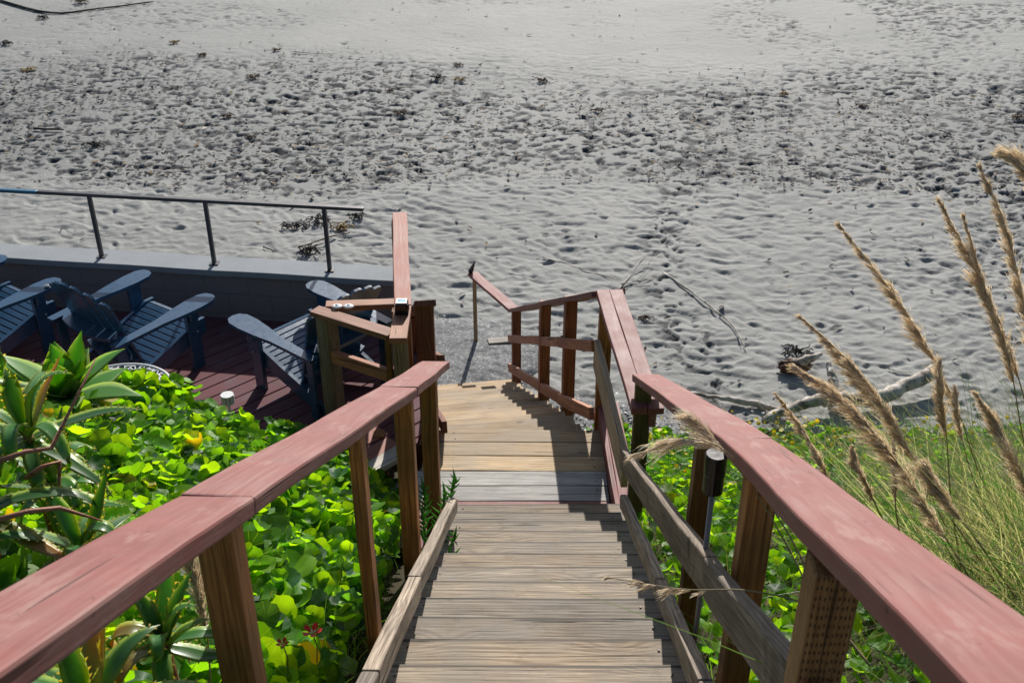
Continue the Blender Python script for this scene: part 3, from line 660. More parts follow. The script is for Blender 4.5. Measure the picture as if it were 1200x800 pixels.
# white wire table and white lantern on the deck
n = NT('white_lace_metal'); p = n.n('ShaderNodeTexCoord').outputs['Object']
v = n.n('ShaderNodeTexVoronoi', {'Vector': p, 'Scale': 26.0, 'Randomness': .7}, feature='DISTANCE_TO_EDGE').outputs['Distance']
pr = n.bsdf((.72, .72, .74), .4); tr = n.n('ShaderNodeBsdfTransparent')
mx = n.n('ShaderNodeMixShader', {0: n.math('GREATER_THAN', v, .085), 1: pr.outputs[0], 2: tr.outputs[0]}); M['lace'] = n.done(mx)
tb = empty('garden_table', P(-2.86, 6.46, 4.71)); tag(tb, 'round white lace metal table almost buried in green leaves', 'table')
zt = 4.71-4.16
bm = bmesh.new(); bmesh.ops.create_cone(bm, cap_ends=True, segments=64, radius1=.40, radius2=.395, depth=.006)
for v_ in bm.verts: v_.co.z += zt
bm_obj('table_top', bm, M['lace'], tb)
bm = bmesh.new(); N_ = 72
ring = [[bm.verts.new(((.40+.012*math.cos(q))*math.cos(a), (.40+.012*math.cos(q))*math.sin(a), zt+.012*math.sin(q))) for q in [k*math.pi/4 for k in range(8)]] for a in [2*math.pi*i/N_ for i in range(N_)]]
for i in range(N_):
    for k in range(8): bm.faces.new((ring[i][k], ring[(i+1) % N_][k], ring[(i+1) % N_][(k+1) % 8], ring[i][(k+1) % 8]))
bm_obj('table_rim', bm, M['white'], tb, None, True)
for k in range(3):
    a = k*2.094+.4; me = tube_mesh('leg', [(.05*math.cos(a), .05*math.sin(a), zt-.01), (.12*math.cos(a), .12*math.sin(a), zt*.5), (.3*math.cos(a), .3*math.sin(a), 0)], .012); link('leg', me, M['white'], tb)
q = gnd(266, 462, DECK+.40); ln = empty('lantern', (q.x, q.y, DECK)); tag(ln, 'small white fluted lantern at the edge of the leaves beside the deck', 'lantern')
bm = bmesh.new(); cyl(bm, .012, .012, .0, .33, 12); bm_obj('stand', bm, M['white'], ln)
bm = bmesh.new()
for k in range(10):
    a = k*math.pi/5; box(bm, .042*math.cos(a), .042*math.sin(a), .36, .014, .014, .06, Matrix.Identity(4))
cyl(bm, .046, .048, .39, .40, 20); cyl(bm, .046, .046, .325, .334, 20); cyl(bm, .03, .03, .33, .39, 16); bm_obj('shade', bm, M['white'], ln)

# ---------------------------------------------------------------- foliage helpers
def rot_from(nrm, spin):
    """(N,3) unit normals, (N,) spins -> (N,3,3) with columns x,y,n"""
    nrm = nrm/np.linalg.norm(nrm, axis=1, keepdims=True)
    ref = np.where(np.abs(nrm[:, 2:3]) > .95, np.array([[1., 0, 0]]), np.array([[0, 0, 1.]]))
    x = np.cross(ref, nrm); x /= np.linalg.norm(x, axis=1, keepdims=True); y = np.cross(nrm, x)
    c, s = np.cos(spin)[:, None], np.sin(spin)[:, None]
    return np.stack([x*c+y*s, -x*s+y*c, nrm], -1)
def scatter(T, pos, Rm, scale, seedamp=None):
    V = T[None]*scale[:, None, None] if seedamp is None else (T[None]+seedamp)*scale[:, None, None]
    return np.einsum('nij,nmj->nmi', Rm, V)+pos[:, None, :]
def leafset(name, pos, nrm, size, cols, mat, kind='round'):
    N = len(pos)
    if kind == 'round':
        K = 20; an = np.arange(K)*2*np.pi/K
        rr_ = 1+.05*np.cos(an*5)+.02*np.cos(an*9+1); rr_[0] *= .80
        ring1 = np.stack([np.cos(an)*.55*rr_, np.sin(an)*.55*rr_, np.full(K, .02)], -1)
        ring2 = np.stack([np.cos(an)*rr_, np.sin(an)*rr_, .10+.06*np.cos(an*5+.5)], -1)
        T = np.concatenate([[[0, 0, -.08]], ring1, ring2])
        F3 = np.array([[0, 1+k, 1+(k+1) % K] for k in range(K)])
        F4 = np.array([[1+k, 1+K+k, 1+K+(k+1) % K, 1+(k+1) % K] for k in range(K)])
        amp = np.zeros((N, len(T), 3)); cup = rng.uniform(-.25, .45, (N, 1)); r2 = T[:, 0]**2+T[:, 1]**2
        fold = rng.uniform(-.35, .5, (N, 1)); amp[..., 2] = cup*r2+fold*(np.abs(T[:, 1])**1.4)+rng.uniform(.02, .12, (N, 1))*r2*np.sin(np.arctan2(T[:, 1], T[:, 0])*rng.integers(2, 6, (N, 1))+rng.uniform(0, 6, (N, 1)))
    else:
        T = np.array([[0, -1, 0], [.32, -.5, .06], [.42, .1, .05], [.25, .65, .02], [0, 1.1, -.1], [-.25, .65, .02], [-.42, .1, .05], [-.32, -.5, .06], [0, -.4, -.04], [0, .2, -.05]], float)
        F3 = np.array([[0, 1, 8], [0, 8, 7], [1, 2, 8], [8, 2, 9], [7, 8, 6], [8, 9, 6], [2, 3, 9], [6, 9, 5], [3, 4, 9], [4, 5, 9]]); F4 = np.zeros((0, 4), int)
        amp = rng.normal(0, .05, (N, len(T), 3))
    Rm = rot_from(nrm, rng.uniform(0, 2*np.pi, N)); V = scatter(T, pos, Rm, size, amp)
    m = len(T); offs = (np.arange(N)*m)[:, None, None]
    F3a = (F3[None]+offs).reshape(-1, 3); F4a = (F4[None]+offs).reshape(-1, 4) if len(F4) else None
    C = np.repeat(cols, m, 0); L = np.tile(T, (N, 1))
    return np_mesh(name, V.reshape(-1, 3), F4a, F3a, C, L)
def ribbons(name, base, tip, bend, width, cols, segs=5, tipcol=None):
    """curved tapering blades: base->tip with a bend vector"""
    N = len(base); t = np.linspace(0, 1, segs+1)[None, :, None]
    mid = (base+tip)/2+bend
    c = base[:, None]*(1-t)**2+2*mid[:, None]*t*(1-t)+tip[:, None]*t*t
    d = np.gradient(c, axis=1); side = np.cross(d, rng.normal(0, 1, (N, 1, 3))); side /= np.linalg.norm(side, axis=2, keepdims=True)+1e-9
    wv = width[:, None, None]*(1-t**1.6)*.5+.0003
    V = np.stack([c-side*wv, c+side*wv], 2).reshape(N, -1, 3); m = V.shape[1]
    q = np.array([[2*i, 2*i+1, 2*i+3, 2*i+2] for i in range(segs)]); F4 = (q[None]+(np.arange(N)*m)[:, None, None]).reshape(-1, 4)
    C = np.repeat(cols, m, 0)
    if tipcol is not None:
        tt = np.repeat(np.linspace(0, 1, segs+1), 2)[None, :, None]; C = (cols[:, None]*(1-tt)+tipcol[:, None]*tt).reshape(-1, 3)
    return np_mesh(name, V.reshape(-1, 3), F4, None, C)
def pick(palette, N, var=.2):
    pal = np.array([p[1:] for p in palette]); wt = np.array([p[0] for p in palette], float); wt /= wt.sum()
    c = pal[rng.choice(len(pal), N, p=wt)]; return np.clip(c*(1+rng.normal(0, var, (N, 1))), .003, 1)
GP = [(6, .075, .21, .012), (5, .13, .27, .012), (3, .028, .10, .02), (1.5, .05, .14, .07), (.14, .34, .27, .02)]

# left bank of round leaves
def leaf_field(N, xr, yr, keep, hmax, smin, smax, pal, name, label, mat=M['leaf'], kind='round', tilt=.55, hbias=1.0):
    a = rng.uniform(*xr, N); d = rng.uniform(*yr, N); k = keep(a, d); a, d = a[k], d[k]; N = len(a)
    cl = fbm(a*2.6, d*2.6, 2, 91); h = (.25+.75*rng.random(N)**.7)*hmax*(.35+1.2*cl)*hbias
    pos = np.stack([a, d, hill_z(a, d)+h], -1)
    nr = np.stack([rng.normal(0, tilt, N)+.05, rng.normal(.0, tilt, N), np.full(N, 1.)], -1)
    size = rng.uniform(smin, smax, N)*(.8+.4*rng.random(N))
    me = leafset(name, pos, nr, size, pick(pal, N), None, kind)
    o = link(name, me, mat); tag(o, label, 'ground cover', kind='stuff'); return pos
keepL = lambda a, d: (d < 6.16+np.clip(a+1.75, 0, 1)*.75) & (a < -.70-.0*d) & ~((a < -3.6) & (d > 5.0))
pl = leaf_field(17000, (-4.6, -.66), (1.0, 6.5), keepL, .40, .030, .064, GP, 'nasturtium_leaves', 'bank of bright green round nasturtium leaves left of the stairs')
# their stems
N = 3500; ix = rng.choice(len(pl), N); tp_ = pl[ix]; bs = tp_.copy(); bs[:, 0] += rng.normal(0, .05, N); bs[:, 1] += rng.normal(0, .05, N); bs[:, 2] -= rng.uniform(.1, .3, N)
tag(link('leaf_stems', ribbons('leaf_stems', bs, tp_, rng.normal(0, .02, (N, 3)), np.full(N, .005), pick([(1, .10, .2, .03), (1, .16, .2, .06)], N)), M['grass']), 'thin pale green stems under the round leaves left of the stairs', 'ground cover', kind='stuff')
# tuft of big leaf shape next to the right side
keepR = lambda a, d: (a > .80) & (a < 1.0+d*.75) & (d < 10.0) & ((vnoise(a*1.3, d*1.3, 55) > .25) | (d > 6))
GPR = [(5, .085, .23, .014), (3, .14, .28, .015), (2, .035, .11, .02), (.2, .22, .26, .02)]
pr_ = leaf_field(6500, (.8, 6.5), (1.8, 9.8), keepR, .26, .028, .055, GPR, 'nasturtium_leaves', 'bright green leafy ground cover right of the stairs')
leaf_field(5200, (1.0, 8.5), (6.5, 10.2), lambda a, d: (a > .95) & (d < 9.9+.25*np.sin(a*2)), .25, .03, .06, [(3, .035, .14, .02), (3, .07, .21, .02), (1, .13, .24, .03)], 'bush_leaves', 'dark green pointed leaves at the foot of the slope by the driftwood', kind='pointed')
# grass
def grass_field(N, xr, yr, keep, hmin, hmax, pal, name, label, wmin=.002, wmax=.005, lean=.45, lay=0):
    a = rng.uniform(*xr, N); d = rng.uniform(*yr, N); k = keep(a, d); a, d = a[k], d[k]; N = len(a)
    b = np.stack([a, d, hill_z(a, d)-.02+lay*rng.random(N)], -1); h = rng.uniform(hmin, hmax, N)
    ln_ = rng.normal(0, lean, (N, 2)); t = b.copy(); t[:, :2] += ln_*h[:, None]; t[:, 2] += h*rng.uniform(.35, 1, N)
    bend = np.zeros((N, 3)); bend[:, 2] = h*rng.uniform(0, .35, N); bend[:, :2] = -ln_*h[:, None]*.2
    tag(link(name, ribbons(name, b, t, bend, rng.uniform(wmin, wmax, N), pick(pal, N, .25)), M['grass']), label, 'grass', kind='stuff')
GG = [(4, .06, .16, .02), (3, .12, .2, .03), (1.5, .28, .24, .11), (1, .05, .13, .06)]
GD = [(3.0, .40, .34, .23), (2, .11, .18, .05), (4, .05, .15, .03), (1.2, .36, .32, .22), (1, .10, .16, .13)]
grass_field(9000, (.75, 3.2), (1.5, 9.6), lambda a, d: a < .9+d*.3, .15, .42, GG, 'green_grass', 'green grass growing among the leaves right of the stairs')
grass_field(16000, (1.1, 6.5), (1.2, 8.5), lambda a, d: (a > .9+.22*d) & (d < 8.5) & ((d < 5.2) | (vnoise(a*1.5, d*1.5, 5) > .4)), .25, .6, GD, 'dry_grass', 'tangled dry grass on the slope at the lower right', .002, .0055, 1.0, .15)
grass_field(3800, (-2.2, -.66), (.9, 4.2), lambda a, d: a > -2.2, .15, .4, GG, 'green_grass', 'green grass blades among the leaves left of the stairs')
# yellow flowers
N = 420; a = rng.uniform(1.2, 6.8, N); d = rng.uniform(6.0, 9.9, N); kk = (d > 7.4)|(rng.random(N) < .25); a, d = a[kk], d[kk]; N = len(a)
pos = np.stack([a, d, hill_z(a, d)+rng.uniform(.25, .42, N)], -1)
me = leafset('yellow_wildflowers', pos, np.stack([rng.normal(0, .4, N), rng.normal(-.4, .3, N), np.ones(N)], -1), rng.uniform(.014, .028, N), pick([(1, .62, .50, .015)], N), None, 'round')
tag(link('yellow_wildflowers', me, M['petal']), 'small yellow flowers dotted over the slope below the driftwood', 'flowers', kind='stuff')

# ---------------------------------------------------------------- succulents
def succ_leaf(pts, wid, thick, teeth, cols, V, F4, F3, C, toothcol=(.45, .34, .10), updir=Vector((0, 0, 1))):
    n_ = len(pts); base = len(V); K = 6
    L = (pts[-1]-pts[0]).length
    frames = []
    for i, p in enumerate(pts):
        d = (pts[min(i+1, n_-1)]-pts[max(i-1, 0)]).normalized(); s = d.cross(updir)
        if s.length < .05: s = d.cross(Vector((0, 1, 0)))
        s.normalize(); u = s.cross(d).normalized()
        wv = wid(i/(n_-1)); tk = thick*(1-(i/(n_-1))**2)+.001
        frames.append((p, s, u, wv, d))
        for (x, z) in ((-1, .32), (-.5, .03), (0, -.04), (.5, .03), (1, .32), (0, -1.0)):
            V.append(p+s*(x*wv)+u*(z*tk)); g = .85 if x in (-1, 1) else 1.0
            cc = cols[0].lerp(cols[1], i/(n_-1)); C.append(tuple(cc) if abs(x) < 1 else tuple(cc.lerp(cols[2], .75)))
    for i in range(n_-1):
        for k in range(4): F4.append((base+i*K+k, base+i*K+k+1, base+(i+1)*K+k+1, base+(i+1)*K+k))
        F4.append((base+i*K+4, base+i*K+5, base+(i+1)*K+5, base+(i+1)*K+4)); F4.append((base+i*K+5, base+i*K, base+(i+1)*K, base+(i+1)*K+5))
    if teeth:
        nt_ = int(L/teeth)
        for k in range(1, nt_):
            f = k/nt_*(n_-1); i = min(int(f), n_-2); r = f-i; p, s, u, wv, d = frames[i]; p2, s2, u2, w2, d2 = frames[i+1]
            for sg in (-1, 1):
                e = (p+s*wv*sg).lerp(p2+s2*w2*sg, r)+u*thick*.3; b = len(V); tl = teeth*.36
                V.extend([e-d*tl*.5, e+d*tl*.5, e+s*sg*tl*1.1+d*tl*.5]); C.extend([toothcol]*3); F3.append((b, b+1, b+2))
def rosette(name, center, n_leaf, length, width, thick, teeth, label, cat, green, spread=(15, 80), curl=.25, seed=0, stem=.3, edge=(.35, .42, .08), up=Vector((0, 0, 1)), group=None, pts_n=9, flame=None, belly=.45):
    rs = random.Random(seed); root = empty(name, center-Vector((0, 0, stem))); tag(root, label, cat, group)
    cr_ = Vector(center)-root.location
    for k in range(n_leaf):
        f = k/(n_leaf-1); azm = k*2.399+rs.uniform(-.25, .25); el = R(90-(spread[0]+(spread[1]-spread[0])*f)+rs.uniform(-8, 8)); L = length*rs.uniform(.8, 1.15)*(.65+.35*math.sin(min(1, f*1.4+.25)*math.pi/2))
        h = Vector((math.cos(azm), math.sin(azm), 0)); p = cr_+h*.01+Vector((0, 0, -.10*f*stem)); pts = [p.copy()]; e = el; cu_ = rs.uniform(-.2, 1)*curl
        for i in range(pts_n-1):
            stp = L/(pts_n-1); e += cu_*(-1)*(i+1)/pts_n; p = p+(h*math.cos(e)+Vector((0, 0, math.sin(e))))*stp+Vector((-h.y, h.x, 0))*stp*.08*math.sin(i+k); pts.append(p.copy())
        V, F4, F3, C = [], [], [], []
        g = Vector(green)*rs.uniform(.7, 1.35); tipc = g*1.1 if flame is None or rs.random() > flame else Vector((.38, .15, .02))
        wd = lambda t, W=width*rs.uniform(.85, 1.1): W*((.55+.9*t*(1-t)*2*belly*2)*(1-t**3.2))+.0008
        succ_leaf(pts, wd, thick, teeth, (g, tipc, Vector(edge)), V, F4, F3, C)
        me = np_mesh('leaf', np.array([tuple(v) for v in V]), np.array(F4), np.array(F3) if F3 else None, np.array([tuple(c) for c in C]))
        link('leaf', me, M['fleshy'], root)
    if stem > .05: link('stem', tube_mesh('stem', [Vector((0, 0, -.15)), cr_*.5, cr_], [.022, .02, .016]), M['brown'], root)
    return root
rosette('agave_plant', at(78, 462, 5.9), 17, .40, .082, .012, 0, 'broad-leaved light green agave rosette beside the white table', 'plant', (.075, .20, .03), (20, 78), .15, 3, .35, belly=.75)
AL = 'aloe plants on the left bank'
aloes = [
 (at(30, 500, 3.5), .42, .024, 'green toothed aloe at the left edge, reaching up over the deck', 11, .7),
 (at(-25, 590, 3.3), .45, .026, 'aloe clump cut off by the left edge above the handrail', 12, .6),
 (at(62, 560, 3.7), .34, .022, 'small curled aloe just right of the left edge clump', 13, .5),
 (at(95, 640, 3.4), .36, .024, 'aloe with arching leaves just above the left handrail', 14, .5),
 (at(105, 825, 2.45), .32, .026, 'aloe below the left handrail, spreading toward the brown post', 15, .5),
 (at(190, 745, 2.75), .26, .02, 'small aloe under the left handrail nearest the post', 16, .4),
 (at(330, 850, 2.9), .20, .018, 'aloe tip poking up right of the nearest left post', 17, .4)]
for c_, L_, W_, lab, sd_, st_ in aloes:
    rosette('aloe_plant', c_, 14, L_*.86, W_*1.35, .012, .021, lab, 'plant', (.06, .165, .045), (8, 105), .75, sd_, st_, group=AL, flame=.05, pts_n=13)
# dead brown aloe leaves and stalks
for k, (p0, p1, p2) in enumerate((((0, 540, 3.2), (60, 525, 3.3), (112, 420, 3.4)), ((-5, 610, 3.0), (70, 595, 3.1), (120, 610, 3.2)), ((30, 560, 3.4), (70, 540, 3.4), (68, 620, 3.5)))):
    me = tube_mesh('dry_stalk', [at(*p0), (at(*p0)+at(*p1))/2+Vector((0, 0, .01)), at(*p1), (at(*p1)+at(*p2))/2, at(*p2)], [.009, .008, .007, .005, .002])
    tag(link('dry_stalk', me, M['orange_wood']), ('brown dry stalk bending up beside the agave', 'brown dry stalk lying low over the aloes', 'short brown dry stalk between the aloe leaves')[k], 'stalk')

# ice plant sprigs by the left kick rail
def sprig(name, px, py, z, L, n_, label, lean=(0, 0), seed=0, zoff=0):
    rs = random.Random(seed); c = at(px, py, z); root = empty(name, c); tag(root, label, 'plant', 'ice plant sprigs at the stairs')
    V, F4, F3, C = [], [], [], []
    ax = Vector((lean[0], lean[1], 1)).normalized()
    for k in range(n_):
        f = k/n_; b = ax*L*f; a = k*2.2; h = Vector((math.cos(a), math.sin(a), .55+.6*f)).normalized(); l = .075*rs.uniform(.7, 1.2)
        pts = [b, b+h*l*.5+Vector((0, 0, .004)), b+h*l+Vector((0, 0, .014))]
        succ_leaf(pts, lambda t: .0085*(1-t**3)+.0005, .008, 0, (Vector((.05, .17, .03)), Vector((.08, .22, .03)), Vector((.07, .2, .04))), V, F4, F3, C)
    me = np_mesh('foliage', np.array([tuple(v) for v in V]), np.array(F4), None, np.array([tuple(c_) for c_ in C])); link('foliage', me, M['fleshy'], root)
    link('stem', tube_mesh('stem', [Vector((0, 0, -.03)), ax*L*.5, ax*L], [.004, .003, .002]), M['grass'] if False else M['olive_wood'], root)
    return root
sprig('ice_plant', 512, 628, 6.4, .30, 20, 'tall ice plant sprig at the top end of the left kick board', (.22, .2), 1)
sprig('ice_plant', 500, 640, 6.2, .22, 18, 'ice plant growing up behind the left kick board', (-.1, .1), 2)
sprig('ice_plant', 514, 668, 5.9, .16, 18, 'ice plant spilling under the left kick board onto the treads', (.6, -.2), 3)
sprig('ice_plant', 522, 650, 6.0, .14, 14, 'ice plant with pink bud beside the left kick board', (.5, .2), 4)
sprig('ice_plant', 508, 745, 4.95, .10, 9, 'small ice plant sprig at the left end of a lower tread', (.3, .3), 5)
sprig('ice_plant', 512, 710, 5.25, .07, 7, 'tiny ice plant sprig at the left end of a tread', (.2, .3), 6)
sprig('ice_plant', 490, 772, 4.75, .09, 8, 'ice plant shoot lying at the left bottom of the stairs', (.9, .1), 7)
sprig('ice_plant', 520, 600, 6.55, .26, 20, 'ice plant tuft leaning over the top end of the left kick board', (.35, .1), 9)
sprig('ice_plant', 498, 610, 6.5, .24, 20, 'ice plant tuft at the foot of the corner post', (.0, .1), 10)
sprig('ice_plant', 515, 690, 5.7, .18, 16, 'ice plant strand hanging over the middle treads from the left kick board', (1.0, -.1), 11)
sprig('ice_plant', 497, 765, 4.75, .22, 9, 'trailing ice plant strand lying across a lower tread', (1.4, .1), 12)
sprig('ice_plant', 478, 655, 5.6, .25, 18, 'ice plant between the two left posts', (.1, .1), 8)

def flower(px, py, z, r, col, name, label, cat='flower'):
    c = at(px, py, z); root = empty(name, c); tag(root, label, cat)
    V = []; F3 = []; C = []
    for k in range(5):
        a = k*2*math.pi/5; b = len(V)
        for (rr_, da, zz) in ((.1, 0, 0), (.7, -.45, .25), (1, -.2, .4), (1, .25, .38), (.7, .5, .25)):
            V.append((r*rr_*math.cos(a+da), r*rr_*math.sin(a+da), r*zz)); C.append(col)
        F3 += [(b, b+1, b+2), (b, b+2, b+3), (b, b+3, b+4)]
    link('petals', np_mesh('petals', np.array(V), None, np.array(F3), np.array(C)), M['petal'], root)
    link('stem', tube_mesh('stem', [Vector((0, 0, 0)), Vector((.01, 0, -.06)), Vector((.0, .01, -.14))], .002), M['olive_wood'], root); return root
flower(366, 741, 3.3, .032, (.55, .03, .015), 'nasturtium_flower', 'red nasturtium flower among the leaves, the larger of two')
flower(331, 754, 3.25, .020, (.5, .03, .015), 'nasturtium_flower', 'small red nasturtium flower nearest the left post')
flower(528, 631, 6.1, .018, (.5, .03, .16), 'ice_plant_flower', 'tiny pink flower beside the left kick board')

# ---------------------------------------------------------------- feathery grass plumes
PG = 'feathery dry grass plumes'
def plume(ctrl, frac, fluff, nf, label, seed=0, droop=.0, sw=.0035, col=None, side=None):
    """ctrl: (px,py,z) from the foot of the stem to the tip; the last `frac` of it carries the feather"""
    rs = np.random.default_rng(seed); pts = [at(*c) for c in ctrl]
    Pn = np.array([tuple(p) for p in pts]); m = 40; t = np.linspace(0, len(Pn)-1, m)
    # catmull-rom
    cr_ = []
    for q in t:
        i = min(int(q), len(Pn)-2); f = q-i; p0, p1, p2, p3 = Pn[max(i-1, 0)], Pn[i], Pn[i+1], Pn[min(i+2, len(Pn)-1)]
        cr_.append(.5*((2*p1)+(-p0+p2)*f+(2*p0-5*p1+4*p2-p3)*f*f+(-p0+3*p1-3*p2+p3)*f**3))
    cr_ = np.array(cr_); root = empty('grass_plume', Vector(cr_[0])); tag(root, label, 'grass plume', PG)
    loc = cr_-cr_[0]
    link('stem', tube_mesh('stem', [Vector(v) for v in loc[::2]], list(np.linspace(sw, sw*.3, len(loc[::2]))), 5), M['stemdry'], root)
    s0 = int(m*(1-frac)); L = np.linalg.norm(np.diff(loc[s0:], axis=0), axis=1).sum()
    NB = max(14, nf//6); bu = np.sort(rs.random(NB)**.95); N = NB*26; bi = np.repeat(np.arange(NB), 26)
    u = np.clip(bu[bi]+rs.uniform(-.004, .004, N), 0, .999); f = s0+u*(m-1-s0); i = np.clip(f.astype(int), 0, m-2); r = (f-i)[:, None]
    b = loc[i]*(1-r)+loc[i+1]*r; d = loc[i+1]-loc[i]; d /= np.linalg.norm(d, axis=1, keepdims=True)
    rb = rs.normal(0, 1, (NB, 3))+np.array([-1.0, -.2, 0.2]); rad = rb[bi]+rs.normal(0, .35, (N, 3)); rad -= d*(rad*d).sum(1, keepdims=True); rad /= np.linalg.norm(rad, axis=1, keepdims=True)
    prof = np.sin(np.clip(u*1.0+.10, 0, 1)*np.pi)**.6*(1-.5*u)
    bl = (rs.uniform(.35, 1.25, NB))[bi]
    # every branchlet carries hairs along its own length
    q_ = rs.random(N)[:, None]; an = rs.uniform(.08, .36, NB)[bi][:, None]+rs.normal(0, .05, (N, 1))
    ln_ = fluff*1.35*prof*bl+.006; br = d*np.cos(an)+rad*np.sin(an); br[:, 2] -= droop*.5*q_[:, 0]
    b = b+br*(ln_[:, None]*1.9*q_); hl = (fluff*1.05*(.4+rs.random(N)))[:, None]*(.45+.55*prof[:, None])
    tip = b+(br*.75+d*.35)*hl+rs.normal(0, .15, (N, 3))*hl; tip[:, 2] -= (droop*.6+.10)*hl[:, 0]
    bend = rad*hl*.12+np.array([0, 0, 1])*hl*.10
    cc = pick(col or [(3, .56, .46, .33), (3, .74, .64, .50), (1, .38, .29, .19)], N, .18); tc = np.clip(cc*1.3, 0, .8)
    global rng; keep = rng; rng = rs
    me = ribbons('plume', b, tip, bend, rs.uniform(.0008, .0019, N), cc, 3, tc); rng = keep
    link('plume', me, M['plume'], root)
    return root
M['stemdry'] = simple('dry_grass_stem', (.27, .21, .09), .6, .3, 30, .1)
W1 = [
 (((1195, 640, 4.4), (1150, 560, 4.3), (1118, 470, 4.2), (1065, 370, 4.1), (985, 265, 4.0)), .55, .052, 'tall brown plume leaning left with its tip highest over the sand'),
 (((1215, 620, 4.2), (1212, 520, 4.0), (1180, 400, 3.9), (1145, 320, 3.8), (1102, 236, 3.7)), .62, .050, 'plume leaning left at the right edge, left of the tallest one'),
 (((1240, 600, 4.0), (1225, 480, 3.8), (1203, 370, 3.7), (1180, 270, 3.6), (1150, 198, 3.6)), .75, .050, 'tallest plume rising at the right edge of the view'),
 (((1225, 620, 4.1), (1200, 520, 4.0), (1182, 420, 3.9), (1155, 340, 3.8), (1130, 255, 3.8)), .6, .042, 'plume between the two tallest ones at the right edge'),
 (((1260, 560, 3.6), (1240, 400, 3.5), (1228, 280, 3.4), (1205, 205, 3.3), (1178, 180, 3.3)), .45, .04, 'plume tip bending in from the right edge near the top'),
 (((1165, 680, 4.0), (1110, 600, 3.9), (1060, 520, 3.8), (1010, 440, 3.7), (940, 372, 3.6)), .68, .050, 'plume leaning left over the driftwood, upper one of the pair'),
 (((1150, 700, 3.6), (1105, 625, 3.5), (1050, 540, 3.4), (995, 475, 3.3), (935, 432, 3.3)), .78, .062, 'thick fluffy plume arching left in front of the driftwood'),
 (((1000, 640, 4.0), (985, 600, 4.0), (962, 540, 3.9), (938, 500, 3.9), (910, 462, 3.8)), .7, .032, 'slim plume just right of the red handrail, tip above the driftwood'),
 (((1130, 690, 4.2), (1115, 590, 4.1), (1110, 520, 4.1), (1104, 470, 4.0), (1102, 425, 4.0)), .5, .045, 'upright plume standing straight under the tall leaning one'),
 (((1240, 700, 3.9), (1215, 600, 3.8), (1190, 540, 3.7), (1170, 500, 3.7), (1145, 462, 3.6)), .8, .055, 'short thick plume at the right edge beside the yellow flowers'),
 (((1060, 650, 4.1), (1050, 600, 4.0), (1050, 565, 4.0), (1048, 535, 4.0), (1050, 500, 4.0)), .7, .030, 'small upright plume above the middle of the red handrail'),
 (((1050, 640, 4.0), (1030, 600, 4.0), (1015, 565, 3.9), (1005, 545, 3.9), (1000, 525, 3.9)), .7, .032, 'small tan plume close to the red handrail, left of the upright one'),
 (((1190, 700, 3.8), (1150, 640, 3.7), (1120, 600, 3.7), (1100, 570, 3.7), (1085, 545, 3.7)), .6, .05, 'low fluffy plume near the base of the grass clump'),
 (((1120, 640, 4.5), (1090, 580, 4.4), (1050, 500, 4.3), (1010, 450, 4.2), (965, 395, 4.2)), .5, .035, 'thin plume behind the pair that leans over the driftwood'),
 (((1000, 900, 2.9), (960, 700, 3.0), (880, 560, 3.1), (820, 515, 3.15), (745, 532, 3.2)), .40, .040, 'pale plume drooping over the grey midrail toward the landing'),
 (((1010, 900, 2.9), (960, 720, 3.0), (900, 600, 3.1), (850, 530, 3.15), (812, 488, 3.2)), .26, .046, 'fluffy plume standing against the post beside the garden light'),
 (((1020, 780, 2.6), (960, 715, 2.7), (880, 692, 2.75), (800, 690, 2.8), (712, 676, 2.85)), .36, .022, 'thin plume hanging through the rails over the lower treads'),
 (((235, 880, 3.0), (246, 800, 3.0), (240, 720, 3.0), (232, 680, 3.0), (222, 640, 3.0)), .6, .04, 'tan plume behind the nearest left post under the handrail'),
 (((1230, 690, 4.3), (1170, 620, 4.2), (1140, 560, 4.2), (1125, 500, 4.1), (1120, 455, 4.1)), .35, .025, 'thin seed stalk right of the upright plume'),
]
for k, (c_, fr_, fl_, lab) in enumerate(W1): plume(c_, fr_, fl_*(.80 if k < 13 else 1), int((500+fl_*9000) if k not in (14, 15, 16) else (170, 200, 110)[k-14]), lab, 100+k, droop=.25 if k < 13 else .5, col=[(3, .72, .64, .52), (1, .5, .41, .30)] if k in (14, 15, 16) else None)
# long bare blades of the clump
N = 6000; cx = rng.normal(0, .35, N); base = np.stack([2.25+cx*1.6, 3.2+rng.normal(0, .45, N), np.zeros(N)], -1); base[:, 0] = np.where(base[:, 0] < 1.75, 1.75+rng.random(N)*1.6, base[:, 0]); base[:, 2] = hill_z(base[:, 0], base[:, 1])
tip = base+np.stack([np.clip(rng.normal(-.05, .36, N), -.75, 1), rng.normal(0, .35, N), rng.uniform(.1, .8, N)], -1)
tag(link('pampas_blades', ribbons('pampas_blades', base, tip, np.stack([np.zeros(N), np.zeros(N), rng.uniform(.05, .25, N)], -1), rng.uniform(.002, .0055, N), pick([(4, .50, .43, .29), (2, .30, .25, .15), (3, .08, .17, .04)], N), 7), M['grass']), 'long arching dry blades at the foot of the feathery plumes', 'grass', kind='stuff')

